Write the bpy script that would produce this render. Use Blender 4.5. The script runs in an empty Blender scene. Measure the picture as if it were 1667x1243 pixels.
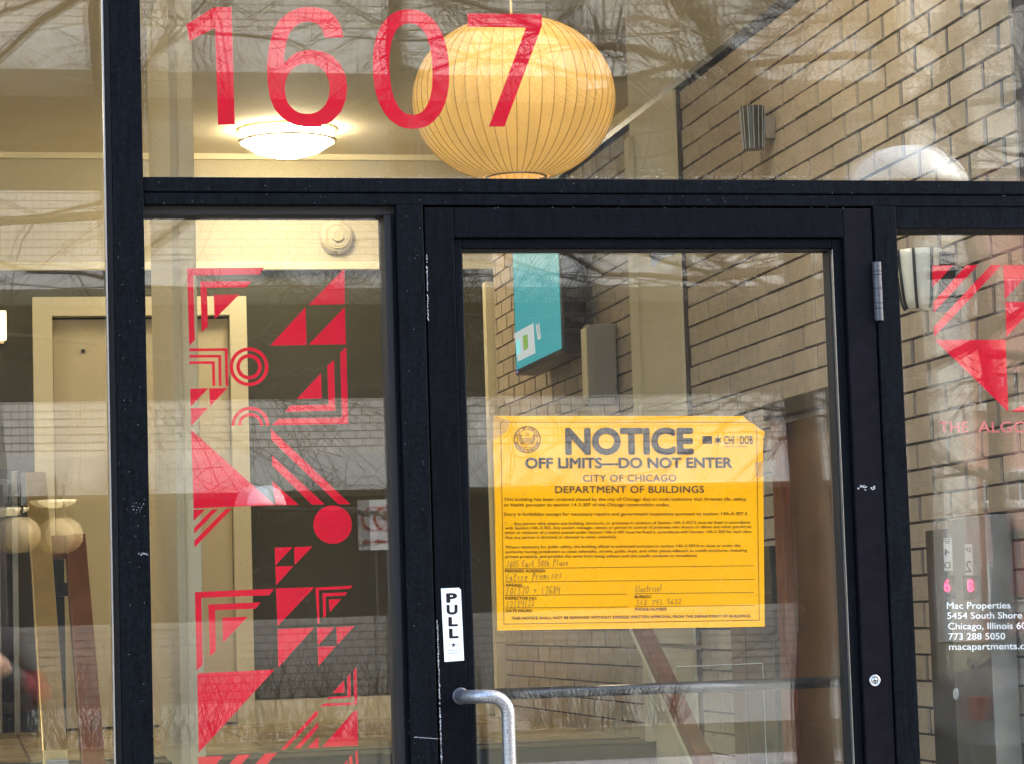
import bpy, math, random
import numpy as np
from mathutils import Vector, Matrix
random.seed(7)
S = bpy.context.scene
COL = S.collection
rad = math.radians

# ------------------------------------------------------------------ camera
YAW, PIT, ROL, FPX = rad(12.0825), rad(5.175), rad(-1.7925), 4196.6
_f = np.array([math.sin(YAW)*math.cos(PIT), math.cos(YAW)*math.cos(PIT), math.sin(PIT)])
_r = np.cross(_f, [0, 0, 1]); _r /= np.linalg.norm(_r); _u = np.cross(_r, _f)
R2 = math.cos(ROL)*_r + math.sin(ROL)*_u
U2 = -math.sin(ROL)*_r + math.cos(ROL)*_u
CAM = np.array([0.0, -5.0, 1.45])
cd = bpy.data.cameras.new('camera'); cam = bpy.data.objects.new('camera', cd); COL.objects.link(cam)
cd.sensor_width = 36; cd.lens = FPX/1667*36; cd.clip_start = 0.005; cd.clip_end = 2000
M = Matrix.Identity(4)
for i in range(3):
    M[i][0] = R2[i]; M[i][1] = U2[i]; M[i][2] = -_f[i]; M[i][3] = CAM[i]
cam.matrix_world = M
S.camera = cam

# ------------------------------------------------------------------ world, sun, exposure
SUN_EL, SUN_AZ = rad(40), rad(75)      # sun behind the apartment building, lighting the far side of the street
W = bpy.data.worlds.new('World'); S.world = W; W.use_nodes = True
nt = W.node_tree; nt.nodes.clear()
o_ = nt.nodes.new('ShaderNodeOutputWorld'); b_ = nt.nodes.new('ShaderNodeBackground'); s_ = nt.nodes.new('ShaderNodeTexSky')
s_.sky_type = 'NISHITA'; s_.sun_disc = False; s_.sun_elevation = SUN_EL; s_.sun_rotation = SUN_AZ
s_.air_density = 1.0; s_.dust_density = 4.0; s_.ozone_density = 0.6
b_.inputs[1].default_value = 0.15
nt.links.new(s_.outputs[0], b_.inputs[0]); nt.links.new(b_.outputs[0], o_.inputs[0])
sl = bpy.data.lights.new('sun', 'SUN'); sl.energy = 1.0; sl.angle = rad(12); sl.color = (1.0, 0.95, 0.88)
so = bpy.data.objects.new('sun', sl); COL.objects.link(so)
sd = Vector((math.sin(SUN_AZ)*math.cos(SUN_EL), math.cos(SUN_AZ)*math.cos(SUN_EL), math.sin(SUN_EL)))
so.rotation_euler = sd.to_track_quat('Z', 'Y').to_euler(); so.location = (0, 20, 30)
S.view_settings.view_transform = 'Standard'; S.view_settings.look = 'None'
S.view_settings.exposure = 3.2; S.view_settings.gamma = 1; S.view_settings.use_curve_mapping = False
S.render.engine = 'CYCLES'
c = S.cycles
c.use_denoising = True; c.max_bounces = 8; c.diffuse_bounces = 4; c.glossy_bounces = 4; c.transparent_max_bounces = 24
c.transmission_bounces = 4; c.sample_clamp_indirect = 6; c.caustics_reflective = False; c.caustics_refractive = False
c.use_adaptive_sampling = False

# ------------------------------------------------------------------ survey: photograph pixels to places in the world
def ray(x, y): return _f*FPX + R2*(x-833) - U2*(y-621)
def onY(x, y, Y=0.0):
    v = ray(x, y); return CAM + v*((Y-CAM[1])/v[1])
def onX(x, y, X):
    v = ray(x, y); return CAM + v*((X-CAM[0])/v[0])
def onZ(x, y, Z):
    v = ray(x, y); return CAM + v*((Z-CAM[2])/v[2])
def proj(p):
    q = np.array(p, float)-CAM; d = q@_f
    return 833+FPX*(q@R2)/d, 621-FPX*(q@U2)/d
def mir(x, y, D):
    "real place (outside, Y<0) of something the glass mirrors at pixel x,y; D metres in front of the glass"
    p = onY(x, y, D); return np.array([p[0], -D, p[2]])

# ------------------------------------------------------------------ materials
MATS = {}
def mat(name, col, rough=0.6, metal=0.0, emit=None, estr=0.0, var=0.0, vscale=8.0, bump=0.0, bscale=60.0, spec=0.5, col2=None, coat=0.0, detail=4):
    if name in MATS: return MATS[name]
    m = bpy.data.materials.new(name); m.use_nodes = True; MATS[name] = m
    t = m.node_tree; bs = t.nodes['Principled BSDF']
    bs.inputs['Base Color'].default_value = (*col, 1); bs.inputs['Roughness'].default_value = rough
    bs.inputs['Metallic'].default_value = metal; bs.inputs['Specular IOR Level'].default_value = spec
    bs.inputs['Coat Weight'].default_value = coat
    if emit:
        bs.inputs['Emission Color'].default_value = (*emit, 1); bs.inputs['Emission Strength'].default_value = estr
    g = t.nodes.new('ShaderNodeNewGeometry')
    if var > 0:
        n = t.nodes.new('ShaderNodeTexNoise'); n.inputs['Scale'].default_value = vscale; n.inputs['Detail'].default_value = detail
        t.links.new(g.outputs['Position'], n.inputs['Vector'])
        mr = t.nodes.new('ShaderNodeMapRange'); mr.inputs[1].default_value = 0.3; mr.inputs[2].default_value = 0.7
        t.links.new(n.outputs['Fac'], mr.inputs[0])
        mx = t.nodes.new('ShaderNodeMix'); mx.data_type = 'RGBA'
        c2 = col2 if col2 else tuple(x*(1-var) for x in col)
        mx.inputs[6].default_value = (*col, 1); mx.inputs[7].default_value = (*c2, 1)
        t.links.new(mr.outputs[0], mx.inputs[0]); t.links.new(mx.outputs[2], bs.inputs['Base Color'])
        m['mix'] = mx.name
    if bump > 0:
        n2 = t.nodes.new('ShaderNodeTexNoise'); n2.inputs['Scale'].default_value = bscale; n2.inputs['Detail'].default_value = 5
        t.links.new(g.outputs['Position'], n2.inputs['Vector'])
        bp = t.nodes.new('ShaderNodeBump'); bp.inputs['Strength'].default_value = bump; bp.inputs['Distance'].default_value = 0.004
        t.links.new(n2.outputs['Fac'], bp.inputs['Height']); t.links.new(bp.outputs[0], bs.inputs['Normal'])
    return m

def streaks(m, amt=0.28):
    t = m.node_tree; bs = t.nodes['Principled BSDF']; lk = [l for l in t.links if l.to_socket == bs.inputs['Base Color']][0]; src = lk.from_socket
    g = t.nodes.new('ShaderNodeNewGeometry'); vm = t.nodes.new('ShaderNodeVectorMath'); vm.operation = 'MULTIPLY'; vm.inputs[1].default_value = (140, 30, 14)
    n = t.nodes.new('ShaderNodeTexNoise'); n.inputs['Scale'].default_value = 1; n.inputs['Detail'].default_value = 5; n.inputs['Roughness'].default_value = 0.7
    t.links.new(g.outputs['Position'], vm.inputs[0]); t.links.new(vm.outputs[0], n.inputs['Vector'])
    mr = t.nodes.new('ShaderNodeMapRange'); mr.inputs[1].default_value = 0.35; mr.inputs[2].default_value = 0.68; mr.inputs[3].default_value = 1-amt; mr.inputs[4].default_value = 1+amt*1.3
    t.links.new(n.outputs['Fac'], mr.inputs[0]); hs = t.nodes.new('ShaderNodeHueSaturation'); t.links.new(mr.outputs[0], hs.inputs['Value']); t.links.new(src, hs.inputs['Color']); t.links.new(hs.outputs[0], bs.inputs['Base Color'])
    m2 = t.nodes.new('ShaderNodeMapRange'); m2.inputs[1].default_value = 0.35; m2.inputs[2].default_value = 0.7; m2.inputs[3].default_value = 0.42; m2.inputs[4].default_value = 0.68
    t.links.new(n.outputs['Fac'], m2.inputs[0]); t.links.new(m2.outputs[0], bs.inputs['Roughness'])
    return m
def per_piece(m, amt=0.25):
    "pieces vary in tone from one object to the next"
    t = m.node_tree; bs = t.nodes['Principled BSDF']
    lk = [l for l in t.links if l.to_socket == bs.inputs['Base Color']]
    oi = t.nodes.new('ShaderNodeObjectInfo'); at = t.nodes.new('ShaderNodeAttribute'); at.attribute_name = 'tone'
    ad = t.nodes.new('ShaderNodeMath'); ad.operation = 'ADD'; t.links.new(oi.outputs['Random'], ad.inputs[0]); t.links.new(at.outputs['Fac'], ad.inputs[1])
    fr = t.nodes.new('ShaderNodeMath'); fr.operation = 'FRACT'; t.links.new(ad.outputs[0], fr.inputs[0])
    mr = t.nodes.new('ShaderNodeMapRange'); mr.inputs[3].default_value = 1-amt; mr.inputs[4].default_value = 1+amt*0.6
    t.links.new(fr.outputs[0], mr.inputs[0])
    hs = t.nodes.new('ShaderNodeHueSaturation'); t.links.new(mr.outputs[0], hs.inputs['Value'])
    if lk:
        src = lk[0].from_socket; t.links.new(src, hs.inputs['Color'])
    else: hs.inputs['Color'].default_value = bs.inputs['Base Color'].default_value
    t.links.new(hs.outputs[0], bs.inputs['Base Color'])
    return m

def glass_mat(name, f0=0.08, tint=(0.97, 0.98, 0.96), wav=0.25, dirt=0.02, wscale=1.7):
    if name in MATS: return MATS[name]
    m = bpy.data.materials.new(name); m.use_nodes = True; MATS[name] = m
    t = m.node_tree; t.nodes.clear(); N = t.nodes.new; L = t.links.new
    out = N('ShaderNodeOutputMaterial'); mix = N('ShaderNodeMixShader'); tr = N('ShaderNodeBsdfTransparent'); gl = N('ShaderNodeBsdfGlossy')
    tr.inputs[0].default_value = (*tint, 1); gl.inputs['Roughness'].default_value = 0.0; gl.inputs[0].default_value = (0.96, 0.98, 1.0, 1)
    lw = N('ShaderNodeLayerWeight'); lw.inputs[0].default_value = 0.5
    pw = N('ShaderNodeMath'); pw.operation = 'POWER'; pw.inputs[1].default_value = 5; L(lw.outputs['Facing'], pw.inputs[0])
    ma = N('ShaderNodeMath'); ma.operation = 'MULTIPLY_ADD'; ma.inputs[1].default_value = 1-f0; ma.inputs[2].default_value = f0
    L(pw.outputs[0], ma.inputs[0]); L(ma.outputs[0], mix.inputs[0])
    g = N('ShaderNodeNewGeometry'); n = N('ShaderNodeTexNoise'); n.inputs['Scale'].default_value = wscale; n.inputs['Detail'].default_value = 1
    L(g.outputs['Position'], n.inputs['Vector'])
    bp = N('ShaderNodeBump'); bp.inputs['Strength'].default_value = wav; bp.inputs['Distance'].default_value = 0.004
    L(n.outputs['Fac'], bp.inputs['Height']); L(bp.outputs[0], gl.inputs['Normal'])
    L(tr.outputs[0], mix.inputs[1]); L(gl.outputs[0], mix.inputs[2])
    # thin film of dust
    df = N('ShaderNodeBsdfDiffuse'); df.inputs[0].default_value = (0.5, 0.48, 0.43, 1)
    n3 = N('ShaderNodeTexNoise'); n3.inputs['Scale'].default_value = 220; n3.inputs['Detail'].default_value = 2; L(g.outputs['Position'], n3.inputs['Vector'])
    mr = N('ShaderNodeMapRange'); mr.inputs[1].default_value = 0.66; mr.inputs[2].default_value = 0.76; mr.inputs[4].default_value = 0.25; mr.inputs[3].default_value = dirt
    L(n3.outputs['Fac'], mr.inputs[0])
    mix2 = N('ShaderNodeMixShader'); L(mr.outputs[0], mix2.inputs[0]); L(mix.outputs[0], mix2.inputs[1]); L(df.outputs[0], mix2.inputs[2])
    L(mix2.outputs[0], out.inputs[0])
    return m

# ------------------------------------------------------------------ objects
ORG = {}
def tag(o, label=None, cat=None, group=None, kind=None):
    if label: o['label'] = label
    if cat: o['category'] = cat
    if group: o['group'] = group
    if kind: o['kind'] = kind
    return o
def thing(name, label, cat, loc=(0, 0, 0), group=None):
    o = bpy.data.objects.new(name, None); COL.objects.link(o); o.location = loc; o.empty_display_size = 0.1
    ORG[o.name] = np.array(loc, float)
    return tag(o, label, cat, group)
def link(me, name, parent=None, org=None):
    o = bpy.data.objects.new(name, me); COL.objects.link(o)
    if parent is not None: o.parent = parent; ORG[o.name] = ORG[parent.name]
    else:
        ORG[o.name] = np.array(org if org is not None else (0, 0, 0), float); o.location = ORG[o.name]
    return o
def copy_tree(o, parent=None):
    k = o.copy(); COL.objects.link(k); k.parent = parent
    ORG[k.name] = ORG[o.name]
    for ch in o.children: copy_tree(ch, k)
    return k

def sub(name, parent, label=None):
    o = bpy.data.objects.new(name, None); COL.objects.link(o); o.parent = parent; o.empty_display_size = 0.05
    ORG[o.name] = ORG[parent.name]
    if label: o['label'] = label
    return o

class MB:
    def __init__(s): s.v = []; s.f = []; s.tone = []
    def add(s, vs, fs):
        n = len(s.v); s.v += [tuple(map(float, q)) for q in vs]; s.f += [tuple(i+n for i in f) for f in fs]; return s
    def box(s, a, b):
        x0, x1 = sorted((a[0], b[0])); y0, y1 = sorted((a[1], b[1])); z0, z1 = sorted((a[2], b[2]))
        v = [(x0,y0,z0),(x1,y0,z0),(x1,y1,z0),(x0,y1,z0),(x0,y0,z1),(x1,y0,z1),(x1,y1,z1),(x0,y1,z1)]
        return s.add(v, [(0,3,2,1),(4,5,6,7),(0,1,5,4),(1,2,6,5),(2,3,7,6),(3,0,4,7)])
    def hexa(s, v):   # 8 corners: bottom four, top four
        return s.add(v, [(0,3,2,1),(4,5,6,7),(0,1,5,4),(1,2,6,5),(2,3,7,6),(3,0,4,7)])
    def prism(s, pts, axis, a, b):
        "polygon of 2D pts extruded from a to b along axis"
        def P(p, h):
            if axis == 'y': return (p[0], h, p[1])
            if axis == 'x': return (h, p[0], p[1])
            return (p[0], p[1], h)
        n = len(pts); v = [P(p, a) for p in pts]+[P(p, b) for p in pts]
        return s.add(v, [tuple(range(n)), tuple(range(2*n-1, n-1, -1))]+[(i, i+n, (i+1) % n+n, (i+1) % n) for i in range(n)])
    def tube(s, pts, r, n=8, caps=True):
        pts = [Vector(p) for p in pts]; rs = r if isinstance(r, (list, tuple)) else [r]*len(pts)
        base = len(s.v); up = None
        for i, p in enumerate(pts):
            d = (pts[min(i+1, len(pts)-1)]-pts[max(i-1, 0)]).normalized()
            if up is None: up = d.orthogonal().normalized()
            up = (up-d*up.dot(d)); up = up.normalized() if up.length > 1e-6 else d.orthogonal().normalized()
            q = d.cross(up)
            for k in range(n):
                a = 2*math.pi*k/n
                s.v.append(tuple(p+(up*math.cos(a)+q*math.sin(a))*rs[i]))
        for i in range(len(pts)-1):
            for k in range(n):
                a = base+i*n+k; b = base+i*n+(k+1) % n
                s.f.append((a, b, b+n, a+n))
        if caps:
            s.f.append(tuple(base+k for k in range(n))[::-1]); e = base+(len(pts)-1)*n; s.f.append(tuple(e+k for k in range(n)))
        return s
    def lathe(s, prof, c, n=32, axis='z'):
        base = len(s.v)
        for r_, h in prof:
            for k in range(n):
                a = 2*math.pi*k/n; x, y = r_*math.cos(a), r_*math.sin(a)
                s.v.append({'z': (c[0]+x, c[1]+y, c[2]+h), 'y': (c[0]+x, c[1]+h, c[2]+y), 'x': (c[0]+h, c[1]+x, c[2]+y)}[axis])
        for i in range(len(prof)-1):
            for k in range(n):
                a = base+i*n+k; b = base+i*n+(k+1) % n
                s.f.append((a, b, b+n, a+n))
        return s
    def mesh(s, name, m, org, smooth=False, bevel=0):
        me = bpy.data.meshes.new(name); V = np.array(s.v, float)-np.array(org); me.from_pydata(V.tolist(), [], s.f)
        me.update()
        if m: me.materials.append(m)
        import bmesh
        bm = bmesh.new(); bm.from_mesh(me); bmesh.ops.recalc_face_normals(bm, faces=bm.faces)
        if bevel: bmesh.ops.bevel(bm, geom=list(bm.edges), offset=bevel, segments=2, profile=0.6, affect='EDGES')
        bm.to_mesh(me); bm.free()
        if smooth:
            for p in me.polygons: p.use_smooth = True
        return me
    def build(s, name, m, parent=None, smooth=False, bevel=0, org=None):
        og = ORG[parent.name] if parent is not None else (org if org is not None else (0, 0, 0))
        return link(s.mesh(name, m, og, smooth, bevel), name, parent, org)
def bx(name, m, a, b, parent=None, bevel=0.0, org=None): return MB().box(a, b).build(name, m, parent, bevel=bevel, org=org)
def struct(o): o['kind'] = 'structure'; return o

def curve_mesh(name, polys, Y, m, parent, smooth_sets=(), th=0.0004, org=None, mirrorx=False):
    "flat shape(s) given as closed outlines of world (X,Z) points, even-odd filled, standing in the plane Y"
    cu = bpy.data.curves.new(name, 'CURVE'); cu.dimensions = '2D'; cu.fill_mode = 'BOTH'; cu.extrude = th
    for P in polys:
        sp = cu.splines.new('POLY'); sp.points.add(len(P)-1); sp.use_cyclic_u = True
        for i, p in enumerate(P): sp.points[i].co = (p[0], p[1], 0, 1)
    ob = bpy.data.objects.new(name, cu); COL.objects.link(ob)
    dg = bpy.context.evaluated_depsgraph_get()
    me = bpy.data.meshes.new_from_object(ob.evaluated_get(dg)); bpy.data.objects.remove(ob); bpy.data.curves.remove(cu)
    og = ORG[parent.name] if parent is not None else np.array(org if org is not None else (0, 0, 0), float)
    n = len(me.vertices); a = np.empty(n*3); me.vertices.foreach_get('co', a); a = a.reshape(-1, 3)
    b = np.stack([a[:, 0], Y-a[:, 2], a[:, 1]], 1)-og
    me.vertices.foreach_set('co', b.ravel()); me.update(); me.materials.clear(); me.materials.append(m); me.name = name
    return link(me, name, parent, og)

TCACHE = {}
def text_raw(s, bold=0.0, spacing=1.0):
    key = (s, bold, spacing)
    if key in TCACHE: return TCACHE[key]
    cu = bpy.data.curves.new('t', 'FONT'); cu.body = s; cu.size = 1; cu.offset = bold; cu.space_character = spacing; cu.resolution_u = 4
    ob = bpy.data.objects.new('t', cu); COL.objects.link(ob)
    dg = bpy.context.evaluated_depsgraph_get(); me = bpy.data.meshes.new_from_object(ob.evaluated_get(dg))
    n = len(me.vertices); a = np.empty(n*3); me.vertices.foreach_get('co', a); a = a.reshape(-1, 3)
    fs = [tuple(p.vertices) for p in me.polygons]
    bpy.data.objects.remove(ob); bpy.data.curves.remove(cu); bpy.data.meshes.remove(me)
    TCACHE[key] = (a, fs); return a, fs
CAPH = None
def text(s, A, B, cap, m, parent, nrm=(0, -1, 0), bold=0.0, name='lettering', spacing=1.0, lift=0.0003, mirror=False):
    "text whose baseline runs from world point A to B; capitals cap high"
    global CAPH
    if CAPH is None:
        h, _ = text_raw('H'); CAPH = h[:, 1].max()-h[:, 1].min()
    if bold > 0.0:
        a0, f0 = text_raw(s, 0.0, spacing); e = bold; a = []; fs = []; nk = 12 if bold > 0.03 else (8 if bold > 0.014 else 4)
        offs = [(0, 0)]+[(math.cos((k+0.5)*2*math.pi/nk)*e, math.sin((k+0.5)*2*math.pi/nk)*e) for k in range(nk)]
        for i, (ox, oy) in enumerate(offs):
            b_c = a0.copy(); b_c[:, 0] += ox; b_c[:, 1] += oy; b_c[:, 2] = i*0.00001; fs += [tuple(q+i*len(a0) for q in f) for f in f0]; a.append(b_c)
        a = np.concatenate(a)
    else:
        a, fs = text_raw(s, bold, spacing); a = a.copy(); a[:, 2] = 0
    A = np.array(A, float); B = np.array(B, float); d = B-A; Lw = np.linalg.norm(d); d /= Lw
    nr = np.array(nrm, float); up = np.cross(d, -nr) if False else np.cross(nr, d)
    if up[2] < 0: up = -up
    x0, x1 = a[:, 0].min(), a[:, 0].max()
    u = (a[:, 0]-x0)/(x1-x0)*Lw; v = a[:, 1]/CAPH*cap
    if mirror: u = Lw-u
    V = A+np.outer(u, d)+np.outer(v, up)+nr*lift+np.outer(a[:, 2], nr)
    me = bpy.data.meshes.new(name); me.from_pydata((V-ORG[parent.name]).tolist(), [], fs); me.update(); me.materials.append(m)
    return link(me, name, parent)

# ================================================================== materials used
navy = mat('dark_navy_painted_aluminium', (0.0046, 0.0062, 0.0080), rough=0.55, var=0.6, vscale=120, bump=0.12, bscale=300, spec=0.05, col2=(0.0016, 0.0022, 0.0034))
streaks(navy)
navy2 = mat('door_painted_aluminium', (0.0032, 0.0040, 0.0058), rough=0.55, spec=0.05, var=0.5, vscale=140, bump=0.1, bscale=300)
streaks(navy2, 0.2)
plum = mat('faded_hinge_stile_paint', (0.0065, 0.0055, 0.0085), rough=0.5, spec=0.06, var=0.4, vscale=40, bump=0.1, bscale=300)
black = mat('black_rubber_gasket', (0.004, 0.004, 0.005), rough=0.6)
chip = mat('chipped_pale_paint', (0.55, 0.56, 0.56), rough=0.8, var=0.4, vscale=200)
silver = mat('worn_chrome', (0.55, 0.56, 0.57), rough=0.3, metal=1.0)
handle_m = mat('worn_speckled_metal', (0.50, 0.50, 0.51), rough=0.36, metal=0.85, var=0.6, vscale=420, bump=0.2, bscale=500, col2=(0.14, 0.14, 0.145), detail=2)
hinge_m = mat('dull_grey_hinge_metal', (0.09, 0.09, 0.10), rough=0.45, metal=0.6, var=0.3, vscale=90)
barm = mat('satin_dark_bar', (0.018, 0.018, 0.020), rough=0.22, metal=0.0, spec=0.8)
red = mat('red_vinyl', (0.70, 0.003, 0.024), spec=0.06, rough=0.6, var=0.12, vscale=40, bump=0.03, bscale=500)
white_v = mat('white_vinyl', (0.86, 0.87, 0.88), rough=0.4)
paper = mat('orange_yellow_paper', (1.0, 0.465, 0.001), rough=0.75, var=0.1, vscale=3.2, bump=0.7, bscale=9, col2=(1.0, 0.40, 0.001), spec=0.03)
ink = mat('black_printing_ink', (0.018, 0.012, 0.012), rough=0.6, spec=0.1)
inkb = mat('brown_looking_small_print', (0.075, 0.016, 0.006), rough=0.7, spec=0.05)
pen = mat('ballpoint_ink', (0.10, 0.03, 0.03), rough=0.6)
sticker = mat('white_sticker_film', (0.72, 0.76, 0.78), rough=0.5, var=0.06, vscale=40)
grey_line = mat('grey_printed_line', (0.3, 0.32, 0.34), rough=0.5)
cream = mat('cream_wall_paint', (0.60, 0.53, 0.36), rough=0.7, var=0.06, vscale=1.5, bump=0.08, bscale=200)
creamw = mat('pale_cream_trim_paint', (0.74, 0.67, 0.46), rough=0.5, var=0.05, vscale=2)
olive = mat('dark_olive_wall_paint', (0.050, 0.046, 0.020), rough=0.6, var=0.25, vscale=1.2, bump=0.08, bscale=150)
doorc = mat('cream_door_paint', (0.60, 0.52, 0.34), rough=0.55, var=0.06, vscale=2)
brick_m = per_piece(mat('tan_brick', (0.43, 0.35, 0.25), rough=0.85, var=0.16, vscale=30, bump=0.6, bscale=130), 0.10)
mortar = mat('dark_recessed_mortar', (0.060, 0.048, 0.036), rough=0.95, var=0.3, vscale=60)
tile_m = per_piece(mat('beige_floor_tile', (0.42, 0.33, 0.19), rough=0.25, var=0.2, vscale=5), 0.08)
grout = mat('dark_floor_grout', (0.10, 0.075, 0.045), rough=0.9)
stair_m = mat('dark_grey_stair_rubber', (0.042, 0.040, 0.036), rough=0.55, var=0.3, vscale=20)
wood = mat('reddish_brown_wood', (0.22, 0.070, 0.028), rough=0.35, var=0.4, vscale=14, bump=0.1)
wood2 = mat('brown_door_veneer', (0.135, 0.068, 0.028), rough=0.35, var=0.35, vscale=9)
wood3 = mat('dark_wood_header', (0.035, 0.024, 0.016), rough=0.5)
brass = mat('brushed_brass_coloured_metal', (0.72, 0.56, 0.28), rough=0.28, metal=0.9, var=0.2, vscale=18)
steelp = mat('brushed_steel_panel', (0.34, 0.34, 0.32), rough=0.35, metal=0.7, var=0.3, vscale=12)
bronze = mat('dark_bronze_metal', (0.030, 0.025, 0.018), rough=0.5, metal=0.3, var=0.3, vscale=10)
blackm = mat('black_plastic', (0.008, 0.008, 0.008), rough=0.35)
greybox = mat('warm_grey_plastic', (0.26, 0.245, 0.21), rough=0.5)
shade_m = mat('frosted_sconce_glass', (0.75, 0.68, 0.5), rough=0.3, emit=(1, 0.85, 0.6), estr=0.008)
nickel = mat('brushed_nickel', (0.55, 0.47, 0.33), rough=0.3, metal=0.9)
lampglow = mat('lit_opal_lamp_glass', (0.9, 0.85, 0.7), rough=0.4, emit=(1.0, 0.84, 0.58), estr=5.5)
cord_m = mat('cream_cord', (0.6, 0.5, 0.3), rough=0.6)
conc = mat('pale_painted_concrete', (0.56, 0.56, 0.52), rough=0.85, var=0.15, vscale=0.8)
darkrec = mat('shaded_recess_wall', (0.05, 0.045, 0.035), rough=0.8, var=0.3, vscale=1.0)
asph = mat('asphalt', (0.05, 0.05, 0.052), rough=0.9, var=0.3, vscale=3, bump=0.5, bscale=80)
walk = mat('concrete_pavement', (0.33, 0.32, 0.30), rough=0.9, var=0.2, vscale=2, bump=0.3, bscale=60)
lawn = mat('winter_grass', (0.10, 0.095, 0.05), rough=0.95, var=0.4, vscale=6)
bark = mat('dark_bark', (0.045, 0.034, 0.026), rough=0.95, var=0.4, vscale=12, bump=0.8, bscale=30)
twig = mat('twig_bark', (0.040, 0.030, 0.023), rough=0.95)
whitep = mat('white_window_paint', (0.80, 0.80, 0.78), rough=0.5)
darkglass = mat('dark_window_glass', (0.03, 0.035, 0.04), rough=0.08, spec=0.8)
limes = mat('pale_limestone', (0.58, 0.56, 0.50), rough=0.8)

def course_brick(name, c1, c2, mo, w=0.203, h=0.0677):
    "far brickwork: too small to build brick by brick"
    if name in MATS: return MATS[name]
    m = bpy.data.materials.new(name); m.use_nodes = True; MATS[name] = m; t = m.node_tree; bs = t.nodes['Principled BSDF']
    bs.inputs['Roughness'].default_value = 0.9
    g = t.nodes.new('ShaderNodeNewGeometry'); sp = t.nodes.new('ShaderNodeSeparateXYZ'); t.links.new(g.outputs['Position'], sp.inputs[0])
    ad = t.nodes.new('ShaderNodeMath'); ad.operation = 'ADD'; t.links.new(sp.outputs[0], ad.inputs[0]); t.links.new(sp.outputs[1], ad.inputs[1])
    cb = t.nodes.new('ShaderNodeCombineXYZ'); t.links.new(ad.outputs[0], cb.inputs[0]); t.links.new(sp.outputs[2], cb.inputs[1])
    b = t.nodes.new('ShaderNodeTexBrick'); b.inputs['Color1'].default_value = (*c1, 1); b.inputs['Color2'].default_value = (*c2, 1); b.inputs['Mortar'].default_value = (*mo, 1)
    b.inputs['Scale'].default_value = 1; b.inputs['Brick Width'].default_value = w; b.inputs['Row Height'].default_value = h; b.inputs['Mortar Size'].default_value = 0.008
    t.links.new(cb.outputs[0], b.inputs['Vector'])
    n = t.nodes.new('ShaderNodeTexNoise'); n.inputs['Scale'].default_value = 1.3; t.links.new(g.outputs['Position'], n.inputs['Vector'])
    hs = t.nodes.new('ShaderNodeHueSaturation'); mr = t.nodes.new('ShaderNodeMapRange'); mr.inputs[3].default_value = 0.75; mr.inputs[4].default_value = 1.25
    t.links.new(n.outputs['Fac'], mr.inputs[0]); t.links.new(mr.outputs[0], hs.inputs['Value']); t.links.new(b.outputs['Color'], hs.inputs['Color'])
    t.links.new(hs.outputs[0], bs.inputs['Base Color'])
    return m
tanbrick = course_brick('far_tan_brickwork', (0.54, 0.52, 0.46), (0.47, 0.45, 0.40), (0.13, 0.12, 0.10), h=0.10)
redbrick = course_brick('far_red_brickwork', (0.60, 0.31, 0.25), (0.50, 0.25, 0.20), (0.5, 0.36, 0.3))
ownbrick = course_brick('near_facade_brickwork', (0.30, 0.22, 0.14), (0.24, 0.17, 0.11), (0.2, 0.18, 0.15))

# ================================================================== ground and street
FZ = 1.03     # lobby floor
struct(bx('ground', lawn, (-300, -300, -0.6), (300, 300, -0.04)))
struct(bx('pavement', walk, (-60, -6.2, -0.04), (60, -0.06, 0.0)))
struct(bx('road', asph, (-120, -16.2, -0.036), (120, -9.0, -0.03)))
struct(bx('kerb', conc, (-120, -9.15, -0.036), (120, -9.0, 0.09)))
struct(bx('kerb', conc, (-120, -16.35, -0.036), (120, -16.2, 0.09)))
struct(bx('far_pavement', walk, (-120, -20.0, -0.036), (120, -18.2, 0.0)))

# ================================================================== lobby shell
struct(bx('floor', grout, (-3.2, 0.05, 0.03), (4.2, 6.3, 0.146)))          # vestibule slab
struct(bx('lobby_floor_slab', grout, (-3.2, 3.42, 0.1461), (2.199, 6.3, FZ-0.006)))
struct(bx('ceiling', mat('ceiling_paint', (0.80, 0.72, 0.54), rough=0.8, var=0.05, vscale=1.5), (-3.2, 0.05, 3.47), (4.2, 6.3, 3.6)))
bw = thing('back_wall', 'dark olive painted wall with cream upper band at the back of the lobby', 'wall', (0.6, 6.0, FZ))
bx('upper_band', mat('upper_wall_paint', (0.50, 0.44, 0.30), rough=0.7, var=0.06, vscale=1.5), (-3.2, 6.0, 3.0), (4.2, 6.3, 3.469), bw)
bx('accent_panel', olive, (-3.2, 6.012, FZ+0.10), (4.2, 6.3, 2.985), bw)
bx('moulding', creamw, (-3.2, 5.975, 2.965), (4.2, 6.001, 2.999), bw, bevel=0.004)
bx('baseboard', creamw, (1.19, 5.98, FZ), (2.9, 6.01, FZ+0.095), bw)
bx('crown_strip', creamw, (-3.2, 5.97, 3.445), (4.2, 5.999, 3.4695), bw)
bw['kind'] = 'structure'
struct(bx('left_wall', cream, (-3.4, 0.05, 0.146), (-3.2, 6.3, 3.6)))
struct(bx('wall_above_brick', cream, (2.62, 0.06, 0.146), (2.8, 6.3, 3.469)))
# floor tiles (lobby), each its own piece
slab = [o for o in COL.objects if o.name == 'lobby_floor_slab'][0]
for i in range(12):
    for j in range(5):
        x0 = -2.2+i*0.40-(0.0); y0 = 3.46+j*0.51
        if x0 > 2.1: continue
        t_ = bx('floor_tile', tile_m, (x0+0.004, y0+0.004, FZ-0.0055), (min(x0+0.396, 2.19), min(y0+0.506, 5.995), FZ), slab, bevel=0.0)
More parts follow.
